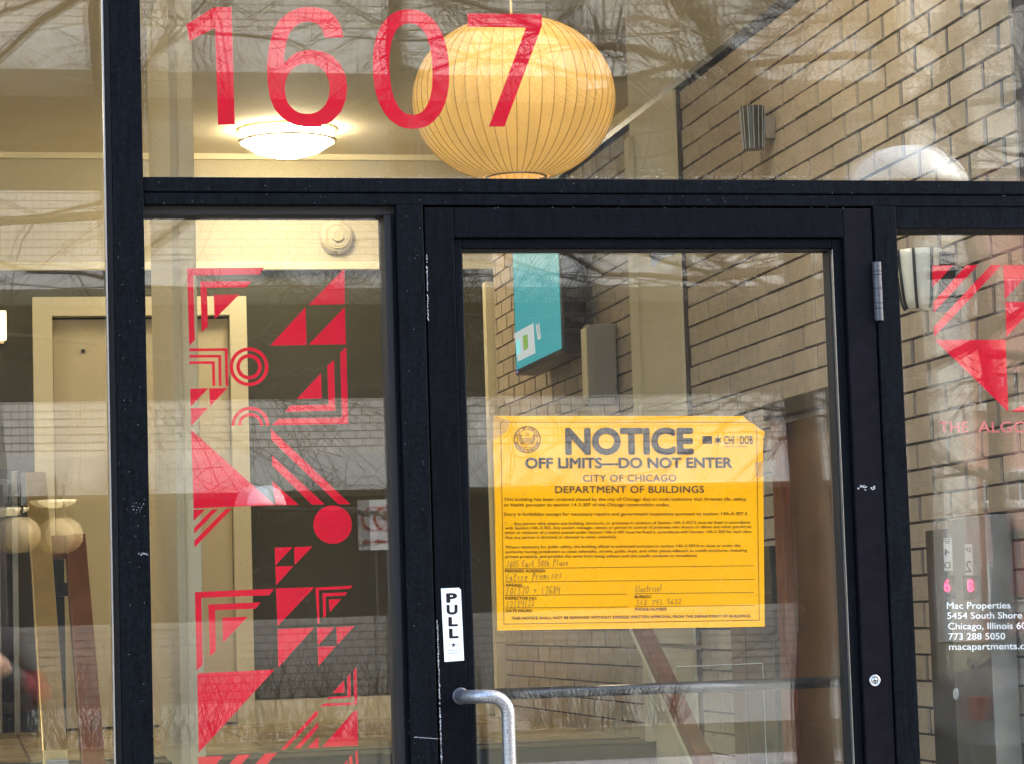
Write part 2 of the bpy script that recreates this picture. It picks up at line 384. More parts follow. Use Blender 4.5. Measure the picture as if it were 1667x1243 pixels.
# stairs from vestibule up to the lobby
st = thing('staircase', 'dark grey rubber steps rising from the entrance to the beige lobby floor', 'stairs', (0.6, 2.6, 0.146))
n = 5; rh = (FZ-0.146)/n
for k in range(n):
    y0 = 3.42-(n-k)*0.27+0.27-0.27
    y1 = 3.42
    bx('step', stair_m, (-3.2+0.002*k, 3.42-(n-k)*0.27, 0.146+k*rh+0.0005*k), (2.197, 3.4195, 0.146+(k+1)*rh-0.004), st, bevel=0.006)
bx('nosing', mat('metal_nosing', (0.10, 0.09, 0.07), rough=0.4, metal=0.5), (-3.2, 3.385, FZ-0.012), (2.196, 3.455, FZ+0.004), st, bevel=0.002)
bx('landing_nosing', stair_m, (-3.2, 3.14, FZ-0.003), (2.195, 3.384, FZ-0.001), st)

# ================================================================== brick wall (interior, right)
XW = 2.2; BH = 0.062; BLn = 0.2; BTOP = 3.075
bwall = thing('brick_wall', 'tan brick side wall of the lobby running back from the glass', 'wall', (XW, 3.0, 0.146)); bwall['kind'] = 'structure'
bx('mortar_bed', mortar, (XW+0.006, 0.06, 0.146), (2.618, 5.6, BTOP), bwall)
bx('cap', blackm, (XW-0.015, 0.06, BTOP), (2.617, 5.6, BTOP+0.02), bwall)
base_z = 0.8703+1.45
holes = [(0.0, -1, 0, 0)]
def brick_hidden(y0, y1, z0, z1):
    if y1 > 2.68 and y0 < 3.22 and False: return True
    return False
bl = []
for k in range(-38, 18):
    z0 = base_z+k*BH; z1 = z0+BH
    if z0 < 0.146 or z1 > BTOP+0.005: continue
    off = 0.04 if (k % 2 == 0) else 0.14
    j = -1
    while True:
        y0 = off+j*BLn; y1 = y0+BLn; j += 1
        if y0 > 5.6: break
        a, b_2 = max(y0, 0.07), min(y1, 5.6)
        if b_2-a < 0.02: continue
        if a > 0.95 and b_2 < 1.85 and z1 < 2.0: continue   # behind the wooden door
        zz = min(z1, BTOP)
        p0 = proj((XW, a, z0)); p1 = proj((XW, b_2, zz))
        xc, yc = (p0[0]+p1[0])/2, (p0[1]+p1[1])/2
        vis = (0 < xc < 1700 and -20 < yc < 1260) and not (808 < xc < 1240 and 682 < yc < 1018) and not (288 < yc < 400) and not (1375 < xc < 1455 and yc > 290) and (yc > 400 or yc < 290)
        area = abs(p0[0]-p1[0])*abs(p0[1]-p1[1]) if vis else 0
        w_ = abs(p0[0]-p1[0])*30 if vis else 0
        bl.append((w_, a+0.0062, b_2-0.0062, z0+0.0022, zz-0.0022))
bl.sort(key=lambda q: -q[0])
def brick_vs(a, b, z0, z1, x=XW):
    e = 0.003
    return [(XW+0.012, a, z0), (XW+0.012, b, z0), (XW+0.012, b, z1), (XW+0.012, a, z1), (x, a+e, z0+e*.5), (x, b-e, z0+e*.5), (x, b-e, z1-e*.5), (x, a+e, z1-e*.5)]
BF = [(0,1,5,4),(1,2,6,5),(2,3,7,6),(3,0,4,7),(4,5,6,7)]
brick_cache = {}
rest = MB(); tones = []
for idx, (w_, a, b, z0, z1) in enumerate(bl):
    if idx < 300:
        L_ = round(b-a, 3); H_ = round(z1-z0, 3); key = (L_, H_)
        if key not in brick_cache:
            mb = MB(); e = 0.003
            mb.add([(0.012, 0, 0), (0.012, L_, 0), (0.012, L_, H_), (0.012, 0, H_), (0, e, e*.5), (0, L_-e, e*.5), (0, L_-e, H_-e*.5), (0, e, H_-e*.5)], [f[::-1] for f in BF])
            brick_cache[key] = mb.mesh('brick', brick_m, (0, 0, 0))
        o = bpy.data.objects.new('brick', brick_cache[key]); COL.objects.link(o); o.parent = bwall
        o.location = Vector((XW+random.uniform(-0.0015, 0.0015), a, z0))-bwall.location
        o.rotation_euler = (random.uniform(-0.006, 0.006), 0, random.uniform(-0.006, 0.006))
    else:
        rest.add(brick_vs(a, b, z0, z1, XW+random.uniform(-0.0015, 0.0015)), [f[::-1] for f in BF]); tones += [random.random()]*5
ro = rest.build('brickwork', brick_m, bwall); ro['kind'] = 'stuff'
at = ro.data.attributes.new('tone', 'FLOAT', 'FACE'); at.data.foreach_set('value', tones[:len(ro.data.polygons)])
# pilaster against the brick wall, cream end strip
pil = thing('pilaster', 'flat cream pilaster dividing the tan brick wall', 'pilaster', (2.15, 2.95, 0.146)); 
bx('shaft', cream, (2.185, 2.67, 0.146), (2.60, 3.22, 3.469), pil, bevel=0.006)
bx('painted_shadow_strip', mortar, (2.194, 2.640, 0.146), (2.26, 2.669, BTOP-0.001), pil)  # dark strip that paints in the shade along the pilaster edge
bx('edge_band', cream, (2.17, 3.17, 0.146), (2.60, 3.235, 3.02), pil, bevel=0.003)
cs = thing('corner_post', 'thin cream edge strip closing the far end of the tan brick wall', 'trim', (2.16, 5.63, FZ))
bx('strip', creamw, (2.165, 5.602, FZ), (2.60, 5.66, 2.86), cs, bevel=0.003)
# wing wall column
wg = thing('column', 'pale cream square column standing near the top of the stairs', 'column', (0.66, 3.2, FZ))
bx('shaft', creamw, (0.632, 2.80, 0.146), (0.700, 3.66, 3.4685), wg, bevel=0.006)
bx('front_band', cream, (0.625, 2.79, 0.146), (0.650, 3.67, 3.4684), wg, bevel=0.003)

# ================================================================== lobby door
dr = thing('interior_door', 'closed cream flush door with peephole in a cream frame on the olive wall', 'door', (0.74, 5.98, FZ))
bx('leaf', doorc, (0.375, 5.985, FZ+0.008), (1.115, 6.011, 2.755), dr, bevel=0.003)
fr = MB(); fr.box((0.292, 5.93, FZ), (0.372, 6.01, 2.845)).box((1.118, 5.93, FZ), (1.19, 6.01, 2.845)).box((0.3725, 5.93, 2.765), (1.1175, 6.01, 2.845))
fr.build('frame', creamw, dr)
MB().lathe([(0.009, 0), (0.009, -0.006), (0.0, -0.006)], (0.50, 5.985, 2.62), 12, 'y').build('peephole', blackm, dr)
bx('upper_hinge', nickel, (1.108, 5.972, 2.5), (1.117, 5.984, 2.6), dr); bx('lower_hinge', nickel, (1.108, 5.972, 1.45), (1.117, 5.984, 1.55), dr)
k_ = thing('wall_sconce', 'small lit box shaped sconce glowing on the olive wall at the left picture edge', 'sconce', (0.09, 5.96, 2.55))
k_.location
p = onY(-8, 530, 5.95)
ORG[k_.name] = p; k_.location = p
bx('shade', mat('lit_sconce_shade', (0.8, 0.7, 0.5), emit=(1, 0.75, 0.42), estr=0.3), p+np.array([-0.06, -0.05, -0.06]), p+np.array([0.045, 0.03, 0.06]), k_, bevel=0.006)
bx('backplate', nickel, p+np.array([-0.05, 0.03, -0.07]), p+np.array([0.035, 0.06, 0.07]), k_)

# dark glazed lobby opening at the far left
gd = thing('dark_glazed_screen', 'dark glazed screen with grey frames behind the left rails', 'screen', (0.05, 5.3, FZ))
a = onY(0, 850, 5.4)
bx('pane', darkglass, (-1.2, 5.42, FZ+0.14), (0.19, 5.44, 2.05), gd)
bx('bottom_rail', bronze, (-1.2, 5.40, FZ+0.1), (0.2, 5.45, FZ+0.139), gd)
for X in (0.035, 0.115, 0.185): bx('mullion', steelp, (X, 5.385, FZ+0.02), (X+0.022, 5.419, 2.08), gd, bevel=0.002)
bx('top_rail', bronze, (-1.2, 5.40, 2.051), (0.2, 5.45, 2.09), gd)
sb = thing('stacked_boxes', 'cream boxes stacked on the lobby floor at the lower left edge', 'box', (0.1, 4.9, FZ))
sb_label = None
bx('lower_box', doorc, (0.022, 4.82, FZ), (0.11, 5.0, FZ+0.10), sb, bevel=0.003); bx('upper_box', creamw, (0.02, 4.84, FZ+0.102), (0.105, 5.0, FZ+0.215), sb, bevel=0.003)

# ================================================================== handrails
def rail(X, Y0, z0, Y1, z1, w, h, name, label, m, post=True, cat='handrail'):
    t = thing(name, label, cat, (X, Y0, FZ))
    mb = MB(); dx = w/2
    mb.hexa([(X-dx, Y1, z1-h), (X+dx, Y1, z1-h), (X+dx, Y0, z0-h), (X-dx, Y0, z0-h), (X-dx, Y1, z1), (X+dx, Y1, z1), (X+dx, Y0, z0), (X-dx, Y0, z0)])
    mb.build('rail', m, t, bevel=0.003)
    return t
pL = onY(122, 868, 3.0)
rl = rail(pL[0], 3.0, pL[2], 1.2, pL[2]-0.68*1.8, 0.062, 0.09, 'handrail', 'slanting reddish brown wooden handrail left of the cream door', wood)
bx('return_end', wood, (pL[0]-0.075, 3.001, pL[2]-0.075), (pL[0]+0.02, 3.045, pL[2]-0.004), rl, bevel=0.003)
bx('post', blackm, (pL[0]-0.075, 3.003, FZ-0.3), (pL[0]-0.035, 3.04, pL[2]-0.076), rl)
bx('bracket', blackm, (pL[0]-0.0745, 2.9, pL[2]-0.19), (pL[0]-0.005, 3.0025, pL[2]-0.15), rl)
pc = onY(58, 768, 3.05)
rl2 = rail(pc[0], 3.05, pc[2], 1.68, pc[2]-0.575*1.37, 0.062, 0.05, 'guard_rail', 'brushed brass coloured metal guard rail rising beside the wooden handrail', brass)
bx('foot_post', steelp, (pc[0]-0.022, 1.60, 0.147), (pc[0]+0.03, 1.679, pc[2]-0.575*1.37-0.02), rl2, bevel=0.003)
bx('top_return', steelp, (pc[0]-0.045, 3.052, pc[2]-0.10), (pc[0]+0.02, 3.08, pc[2]+0.0), rl2, bevel=0.002)
mb = MB(); 
mb.hexa([(pc[0]-0.025, 1.1, pc[2]-0.575*1.95-0.5), (pc[0]-0.021, 1.1, pc[2]-0.575*1.95-0.5), (pc[0]-0.021, 3.05, FZ-0.1), (pc[0]-0.025, 3.05, FZ-0.1),
         (pc[0]-0.025, 1.1, pc[2]-0.575*1.95-0.031), (pc[0]-0.021, 1.1, pc[2]-0.575*1.95-0.031), (pc[0]-0.021, 3.05, pc[2]-0.031), (pc[0]-0.025, 3.05, pc[2]-0.031)])
pR = onX(1052, 1025, 1.98)
rr = rail(1.98, 3.0, pR[2]+0.6*(3.0-pR[1]), 1.2, pR[2]-0.6*(pR[1]-1.2), 0.045, 0.05, 'handrail', 'dark reddish brown handrail slanting down beside the brick wall, under the notice', wood)
mb = MB(); z0 = pR[2]+0.6*(3.0-pR[1])-0.051; z1 = pR[2]-0.6*(pR[1]-1.2)-0.051
mb.hexa([(1.962, 1.2, z1-0.03), (1.998, 1.2, z1-0.03), (1.998, 3.0, z0-0.03), (1.962, 3.0, z0-0.03), (1.962, 1.2, z1), (1.998, 1.2, z1), (1.998, 3.0, z0), (1.962, 3.0, z0)]).build('cream_underside', creamw, rr)
for Y in (1.6, 2.6):
    z = pR[2]-0.6*(pR[1]-Y)-0.08
    MB().tube([(1.98, Y, z), (1.98, Y, z-0.05), (2.19, Y, z-0.07)], 0.007, 8).build('bracket', nickel, rr, smooth=True)
# glass guard panel
gp = thing('glass_guard_panel', 'clear glass guard panel with bright top edge below the notice', 'glass panel', (2.05, 1.9, 0.146))
gth = glass_mat('thin_guard_glass', 0.03, (0.90, 0.95, 0.92), 0.05, 0.0)
pa, pb = onY(1100, 1085, 1.9), onY(1241, 1079, 1.9)
MB().add([(pa[0], 1.9, 0.3), (pb[0], 1.9, 0.3), (pb[0], 1.9, pb[2]), (pa[0], 1.9, pa[2])], [(0, 1, 2, 3)]).build('pane', gth, gp)
edge = mat('polished_glass_edge', (0.7, 0.78, 0.72), rough=0.2, emit=None)
MB().tube([(pa[0], 1.9, pa[2]), (pb[0], 1.9, pb[2])], 0.0014, 6).build('top_edge', edge, gp)
MB().tube([(pb[0], 1.9, pb[2]), (pb[0], 1.9, 0.3)], 0.0008, 6).build('side_edge', edge, gp)

# ================================================================== wooden side door in the brick wall
wd = thing('wooden_side_door', 'brown wooden door with dark header set in the brick wall behind the glass door', 'door', (2.2, 1.4, 0.146))
bx('leaf', wood2, (2.205, 1.05, 0.15), (2.24, 1.72, 1.955), wd, bevel=0.003)
bx('header', wood3, (2.17, 0.95, 1.965), (2.28, 1.83, 2.012), wd, bevel=0.004)
bx('jamb', wood, (2.18, 1.725, 0.15), (2.25, 1.80, 1.964), wd, bevel=0.004); bx('jamb', wood2, (2.18, 0.96, 0.15), (2.25, 1.045, 1.964), wd, bevel=0.004)
bx('inset_panel', mat('dark_brown_panel', (0.05, 0.03, 0.018), rough=0.4, var=0.3), (2.2, 1.30, 0.3), (2.206, 1.33, 1.95), wd)
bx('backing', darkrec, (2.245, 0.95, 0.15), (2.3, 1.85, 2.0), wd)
ps = thing('dark_green_panel', 'narrow dark green marble like panel beside the brown wooden door', 'panel', (2.19, 1.95, 0.146))
bx('slab', mat('dark_green_marble', (0.030, 0.032, 0.022), rough=0.2, var=0.7, vscale=10), (2.175, 1.83, 0.15), (2.21, 2.10, 1.62), ps, bevel=0.003)
bx('wood_edge', wood2, (2.170, 2.102, 0.15), (2.21, 2.22, 1.44), ps, bevel=0.003)

# ================================================================== screen on the wall
tv = thing('wall_screen', 'wall mounted screen lit teal above a grey wall box', 'screen', (2.13, 4.2, 2.7))
Y0, Y1, Zb, Zt = 3.815, 4.62, 2.385, 2.93
bx('housing', blackm, (2.075, Y0, Zb-0.02), (2.155, Y1, Zt), tv, bevel=0.004)
teal = mat('teal_screen_picture', (0.0, 0.02, 0.02), rough=0.25, emit=(0.03, 0.27, 0.30), estr=0.14, spec=0.6)
bx('display', teal, (2.0735, Y0+0.02, Zb+0.0), (2.0748, Y1-0.02, Zt-0.015), tv)
card = mat('pale_slide_on_screen', (0.02, 0.02, 0.02), emit=(0.42, 0.46, 0.47), estr=0.14); green = mat('green_patch_on_screen', (0, 0.02, 0), emit=(0.22, 0.42, 0.08), estr=0.10)
def sq(x, y): return onX(x, y, 2.0733)
def spoly(px, m, name, x=2.0733):
    P = [onX(a_, b_, x) for a_, b_ in px]; return MB().add(P, [tuple(range(len(P)))]).build(name, m, tv)
spoly([(836.5, 542), (868, 525), (871, 574), (842, 588)], card, 'slide')
spoly([(850.5, 546), (858.5, 543), (859.5, 566), (852, 570)], green, 'green_patch', 2.0728)
spoly([(839, 554), (846.5, 551), (847, 574), (840, 577)], mat('teal_patch_on_screen', (0, 0, 0), emit=(0.12, 0.36, 0.36), estr=0.25), 'teal_patch', 2.0728)
spoly([(871.5, 527.5), (877.5, 525), (880, 550), (875, 553)], card, 'caption_box')
A, B = onX(874, 529, 2.0725), onX(877, 550, 2.0725)
text('RIGHTS', A, B, 0.022, ink, tv, nrm=(-1, 0, 0))
led = mat('violet_standby_light', (0, 0, 0), emit=(0.35, 0.2, 1.0), estr=1.5)
q = onX(844, 605, 2.08); MB().lathe([(0.0, 0.006), (0.005, 0.004), (0.006, 0), (0.004, -0.004), (0, -0.006)], q, 10).build('standby_light', led, tv)
bx('wall_mount', blackm, (2.156, 4.0, 2.45), (2.199, 4.45, 2.8), tv)
wb = thing('wall_box', 'grey and cream box fixed to the brick wall right of the screen', 'box', (2.15, 3.56, 2.3))
bx('body', greybox, (2.095, 3.515, 2.185), (2.192, 3.60, 2.435), wb, bevel=0.005)
bx('side_plate', creamw, (2.089, 3.535, 2.187), (2.0945, 3.60, 2.425), wb, bevel=0.001)
bx('bottom_fitting', greybox, (2.10, 3.53, 2.155), (2.185, 3.585, 2.184), wb, bevel=0.004)
MB().tube([(2.185, 3.51, 2.225), (2.192, 3.50, 2.19), (2.195, 3.505, 2.12), (2.193, 3.51, 2.05)], 0.0018, 6).build('cable', blackm, wb)

# wall sconces
def metal_sconce(px, py, r, h):
    p = onX(px, py, 2.14)
    t = thing('wall_sconce', 'small ribbed metal cylinder sconce high on the brick wall', 'sconce', p)
    mb = MB(); mb.lathe([(0, h/2), (r*1.02, h/2), (r, h/2-0.004), (r*0.82, -h/2), (0, -h/2)], p, 28); mb.build('shade', mat('smoked_metal_shade', (0.075, 0.08, 0.07), rough=0.3, metal=0.5, var=0.4, vscale=60), t, smooth=False)
    for k in range(14):
        a = 2*math.pi*k/14
        MB().tube([(p[0]+r*1.03*math.cos(a), p[1]+r*1.03*math.sin(a), p[2]+h/2), (p[0]+r*0.85*math.cos(a), p[1]+r*0.85*math.sin(a), p[2]-h/2)], 0.0013, 5).build('rib', silver, t)
    bx('wall_plate', silver, (p[0]+0.03, p[1]-0.02, p[2]-0.03), (2.199, p[1]+0.02, p[2]+0.03), t)
    return t
metal_sconce(1225, 208, 0.034, 0.118)
p = onX(1497, 455, 2.13)
ts = thing('wall_sconce', 'tapered frosted glass sconce in a bronze frame on the brick wall at right', 'sconce', p)
def tap(r0, r1, h, n=20):
    prof = []
    for i in range(9):
        u = i/8; prof.append((r1+(r0-r1)*(u**0.5), -h/2+h*u))
    return prof
MB().lathe([(0, -0.068)]+tap(0.052, 0.034, 0.135)+[(0, 0.067)], p, 24).build('shade', shade_m, ts, smooth=True)
for k in range(5):
    a = math.pi*0.5+math.pi*k/4*1.0+0.2
    pts = [(p[0]+(r_+0.003)*math.cos(a), p[1]+(r_+0.003)*math.sin(a), p[2]+h_) for r_, h_ in tap(0.052, 0.034, 0.135)]
    MB().tube(pts, 0.0035, 6).build('rib', bronze, ts, smooth=True)
bx('wall_plate', bronze, (2.165, p[1]-0.045, p[2]-0.07), (2.199, p[1]+0.03, p[2]+0.06), ts, bevel=0.004)

# intercom post at right
ic = thing('call_panel', 'dark metal call panel with two red digit displays and round buttons at right', 'intercom', (2.13, 0.38, 0.146))
P0 = onX(1508, 1000, 2.13); P1 = onX(1548, 1000, 2.13); P2 = onX(1610, 1000, 2.13)
ztop = onX(1512, 862, 2.13)[2]
bx('side', bronze, (2.135, P1[1]+0.001, 0.3), (2.19, P0[1], ztop), ic, bevel=0.003)
bx('face', steelp, (2.130, P2[1], 0.3), (2.19, P1[1], ztop+0.02), ic, bevel=0.003)
ledr = mat('red_led_digit', (0.05, 0, 0), emit=(1.0, 0.02, 0.10), estr=0.6)
def ipoly(px, m, name, x=2.1285):
    P = [onX(a_, b_, x) for a_, b_ in px]; return MB().add(P, [tuple(range(len(P)))]).build(name, m, ic)
for cx, nm in ((1541, 0), (1579, 1)):
    ipoly([(cx-12, 936), (cx+12, 936), (cx+14, 974), (cx-10, 976)], blackm, 'display_window')
    A, B = onX(cx-4, 962, 2.127), onX(cx+5, 962, 2.127); T = onX(cx-4, 943, 2.127)
    text('6' if nm == 0 else '8', A, B, T[2]-A[2], ledr, ic, nrm=(-1, 0, 0), bold=0.02, name='digit')
    q = onX(cx+2, 1078, 2.128); MB().lathe([(0, -0.006), (0.012, -0.006), (0.014, 0)], q, 20, 'x').build('button', bronze, ic)
ipoly([(1535, 875), (1549, 875), (1551, 928), (1537, 929)], sticker, 'note')
A, B = onX(1535, 884, 2.127), onX(1546, 884, 2.127); text('SP', A, B, 0.010, ink, ic, nrm=(-1, 0, 0), mirror=True)
A, B = onX(1537, 905, 2.127), onX(1546, 903, 2.127); text('4', A, B, 0.016, ink, ic, nrm=(-1, 0, 0), mirror=True)
A, B = onX(1537, 925, 2.127), onX(1547, 924, 2.127); text('D', A, B, 0.014, ink, ic, nrm=(-1, 0, 0), mirror=True)
ipoly([(1570, 885), (1582, 885), (1584, 937), (1572, 938)], sticker, 'note', 2.1286)
A, B = onX(1571, 898, 2.127), onX(1581, 898, 2.127); text('SP', A, B, 0.010, ink, ic, nrm=(-1, 0, 0), mirror=True)
A, B = onX(1572, 931, 2.127), onX(1582, 930, 2.127); text('2', A, B, 0.024, ink, ic, nrm=(-1, 0, 0), mirror=True)
q = onX(1557, 1129, 2.128); MB().lathe([(0, -0.004), (0.012, -0.004), (0.013, 0)], q, 20, 'x').build('round_label', sticker, ic)

# ================================================================== lamps
def flush_lamp(p, label, r=0.19):
    t = thing('ceiling_light', label, 'ceiling light', p, 'flush lobby ceiling lights')
    prof = [(0.0, -0.118), (r*0.35, -0.112), (r*0.7, -0.092), (r*0.93, -0.064), (r, -0.048), (r, -0.004), (0, -0.004)]
    MB().lathe(prof, p, 40).build('diffuser', lampglow, t, smooth=True)
    for h, nm in ((-0.006, 'upper_ring'), (-0.052, 'lower_ring')):
        MB().lathe([(r+0.002, h-0.005), (r+0.014, h-0.005), (r+0.014, h+0.004), (r+0.002, h+0.004), (r+0.002, h-0.005)], p, 40).build(nm, nickel, t)
    for k in range(4):
        a = k*math.pi/2-0.95
        x, y = p[0]+(r+0.009)*math.cos(a), p[1]+(r+0.009)*math.sin(a)
        MB().tube([(x, y, p[2]-0.06), (x, y, p[2]-0.004)], 0.004, 6).build('strut', nickel, t)
    return t
lp = onY(471, 238, 5.25); 
L1 = flush_lamp((1.318, 5.42, 3.47), 'round lit flush ceiling light glowing under the digit 6')
for (x, y, lb) in ((-0.9, 4.9, 'added unseen flush ceiling light above the far left of the lobby'), (-1.0, 3.0, 'added unseen flush ceiling light above the left end of the stairs'),
                   (1.35, 0.75, 'added unseen flush ceiling light just inside the entrance over the door')):
    k = copy_tree(L1); k.location = (x, y, 3.47); k['label'] = lb  # unseen copies added to brighten the lobby and the brick wall
# paper lantern
lc = onY(836, 161, 1.5); LR = 0.5*(onY(997, 157, 1.5)[0]-onY(674, 157, 1.5)[0]); LH = LR*0.81
pl = thing('paper_lantern', 'round ribbed cream paper lantern glowing behind the red digit 7', 'pendant lamp', lc)
lm = bpy.data.materials.new('glowing_lantern_paper'); lm.use_nodes = True; t = lm.node_tree; bs = t.nodes['Principled BSDF']
bs.inputs['Base Color'].default_value = (0.32, 0.20, 0.07, 1); bs.inputs['Roughness'].default_value = 0.8
g = t.nodes.new('ShaderNodeNewGeometry'); n1 = t.nodes.new('ShaderNodeTexNoise'); n1.inputs['Scale'].default_value = 9; n1.inputs['Detail'].default_value = 6
n2 = t.nodes.new('ShaderNodeTexNoise'); n2.inputs['Scale'].default_value = 130; n2.inputs['Detail'].default_value = 2
t.links.new(g.outputs['Position'], n1.inputs['Vector']); t.links.new(g.outputs['Position'], n2.inputs['Vector'])
r1 = t.nodes.new('ShaderNodeMapRange'); r1.inputs[1].default_value = 0.3; r1.inputs[2].default_value = 0.7; r1.inputs[3].default_value = 0.062; r1.inputs[4].default_value = 0.086
r2 = t.nodes.new('ShaderNodeMapRange'); r2.inputs[1].default_value = 0.64; r2.inputs[2].default_value = 0.72; r2.inputs[3].default_value = 1.0; r2.inputs[4].default_value = 0.72
t.links.new(n1.outputs['Fac'], r1.inputs[0]); t.links.new(n2.outputs['Fac'], r2.inputs[0])
mm = t.nodes.new('ShaderNodeMath'); mm.operation = 'MULTIPLY'; t.links.new(r1.outputs[0], mm.inputs[0]); t.links.new(r2.outputs[0], mm.inputs[1])
bs.inputs['Emission Color'].default_value = (1.0, 0.54, 0.12, 1); t.links.new(mm.outputs[0], bs.inputs['Emission Strength'])
NR = 50; prof = []
r_open = LR*0.30
th0 = math.asin(r_open/LR)
NP = 28
mb = MB(); base = 0
SEG = NR*4
for i in range(NP+1):
    th = th0+(math.pi-2*th0)*i/NP
    for k in range(SEG):
        ph = 2*math.pi*k/SEG
        dent = (1-0.012*(1-abs(math.sin(ph*NR/2))))        # skin pulled tight between the ribs
        rr_ = LR*math.sin(th)**0.92*(1-0.012*abs(math.sin(ph*NR/2)))
        mb.v.append((lc[0]+rr_*math.cos(ph), lc[1]+rr_*math.sin(ph), lc[2]+LH*math.cos(th)))
for i in range(NP):
    for k in range(SEG):
        a_ = i*SEG+k; b2 = i*SEG+(k+1) % SEG; mb.f.append((a_, b2, b2+SEG, a_+SEG))
mb.build('paper_skin', lm, pl, smooth=True)
ribm = mat('brown_lantern_wire', (0.20, 0.12, 0.03), rough=0.7, emit=(1.0, 0.50, 0.10), estr=0.015)
for k in range(NR):
    ph = 2*math.pi*k/NR; pts = []
    for i in range(NP+1):
        th = th0+(math.pi-2*th0)*i/NP; rr_ = LR*math.sin(th)**0.92*1.001
        pts.append((lc[0]+rr_*math.cos(ph), lc[1]+rr_*math.sin(ph), lc[2]+LH*math.cos(th)))
    MB().tube(pts, 0.0011, 4).build('rib', ribm, pl)
for sg, nm in ((1, 'top_ring'), (-1, 'bottom_ring')):
    pts = [(lc[0]+r_open*0.98*math.cos(a), lc[1]+r_open*0.98*math.sin(a), lc[2]+sg*LH*math.cos(th0)) for a in np.linspace(0, 2*math.pi, 33)]
    MB().tube(pts, 0.004, 6, caps=False).build(nm, nickel, pl)
MB().tube([(lc[0], lc[1], lc[2]+LH*0.7), (lc[0], lc[1], 3.47)], 0.0035, 8).build('cord', cord_m, pl)
MB().lathe([(0, 0.07), (0.03, 0.06), (0.055, 0.0), (0.03, -0.05), (0, -0.06)], lc, 16).build('bulb', mat('lit_lantern_bulb', (1, 1, 1), emit=(1.0, 0.8, 0.5), estr=1.2), pl, smooth=True)
# smoke alarm
p = onY(547, 385, 5.99); sa = thing('smoke_alarm', 'round cream smoke alarm on the wall above the red window pattern', 'smoke alarm', p)
MB().lathe([(0, -0.045), (0.022, -0.045), (0.024, -0.036), (0.045, -0.034), (0.066, -0.025), (0.074, -0.012), (0.074, 0)], p, 36, 'y').build('housing', MATS['upper_wall_paint'], sa, smooth=False)
MB().lathe([(0.05, -0.036), (0.054, -0.036), (0.054, -0.030)], p, 36, 'y').build('vent_ring', doorc, sa)
MB().lathe([(0.020, -0.047), (0.024, -0.047), (0.024, -0.044)], p, 24, 'y').build('button', doorc, sa)

# ================================================================== storefront frame
FY, BY = -0.045, 0.055       # front and back faces of the aluminium
def X_(px, py): return onY(px, py, FY)[0]
def Z_(px, py): return onY(px, py, FY)[2]
sf = thing('storefront_frame', 'dark navy aluminium frame holding the entrance glass', 'frame', (1.1, 0, 0)); sf['kind'] = 'structure'
xm0, xm1 = X_(185, 400), X_(234, 400)
zt0, zt1 = Z_(833, 333), Z_(833, 290)
TOP = 3.5
xs1 = X_(651, 600); xg = X_(697.5, 600)           # jamb between sidelight and door
xr0, xr1 = X_(1429, 600), X_(1468.5, 600)         # jamb right of the door
MBx = lambda nm, a, b, m=navy, bv=0.0022: bx(nm, m, a, b, sf, bevel=bv)
MBx('mullion', (xm0, FY-0.012, 0.0), (xm1, BY, TOP))
MBx('mullion_reveal', (xm0-0.012, FY+0.02, 0.0), (xm0-0.0005, BY-0.01, TOP-0.01), black, 0)
MBx('transom', (xm1+0.0005, FY-0.004, Z_(833, 313)), (4.2, BY, zt1-0.0))
MBx('transom_lower', (xm1+0.0005, FY-0.001, zt0), (4.2, BY-0.001, Z_(833, 313)-0.0018))
MBx('sidelight_jamb', (xs1, FY-0.004, 0.0), (xg-0.0035, BY, zt0-0.0005))
MBx('hinge_jamb', (xr0+0.003, FY-0.004, 0.0), (xr1, BY, zt0-0.0005))
MBx('right_header', (xr1+0.0008, FY+0.001, Z_(1560, 371)), (4.2, BY, zt0-0.0006))
MBx('sidelight_head_reveal', (xm1+0.0004, FY+0.018, Z_(400, 345)), (xs1-0.0004, BY-0.002, zt0-0.0006), black, 0)
MBx('sidelight_side_reveal', (X_(634, 600), FY+0.020, 0.2), (xs1-0.0006, BY-0.003, Z_(400, 345)-0.0006), black, 0)
MBx('sidelight_stop', (X_(645, 600), FY+0.012, 0.2), (xs1-0.0005, FY+0.0195, Z_(400, 345)-0.0006), navy, 0.001)
MBx('left_glass_bead', (xm0-0.0155, FY+0.012, 0.2), (xm0-0.0125, FY+0.03, TOP), silver, 0)
MBx('sill', (-3.3, FY-0.01, 0.0), (xs1-0.0006, BY+0.002, 0.199))
MBx('sill', (xr1+0.0006, FY-0.01, 0.0), (4.2, BY+0.002, 0.199))
MBx('head', (-3.3, FY-0.01, TOP+0.0005), (4.2, BY+0.002, 3.62))
MBx('end_post', (-3.3, FY-0.01, 0.2), (-3.22, BY+0.002, TOP)); MBx('end_post', (4.12, FY-0.01, 0.2), (4.2, BY+0.002, TOP))
MBx('threshold', (xg, FY-0.01, 0.0), (xr0, BY+0.001, 0.15), silver)

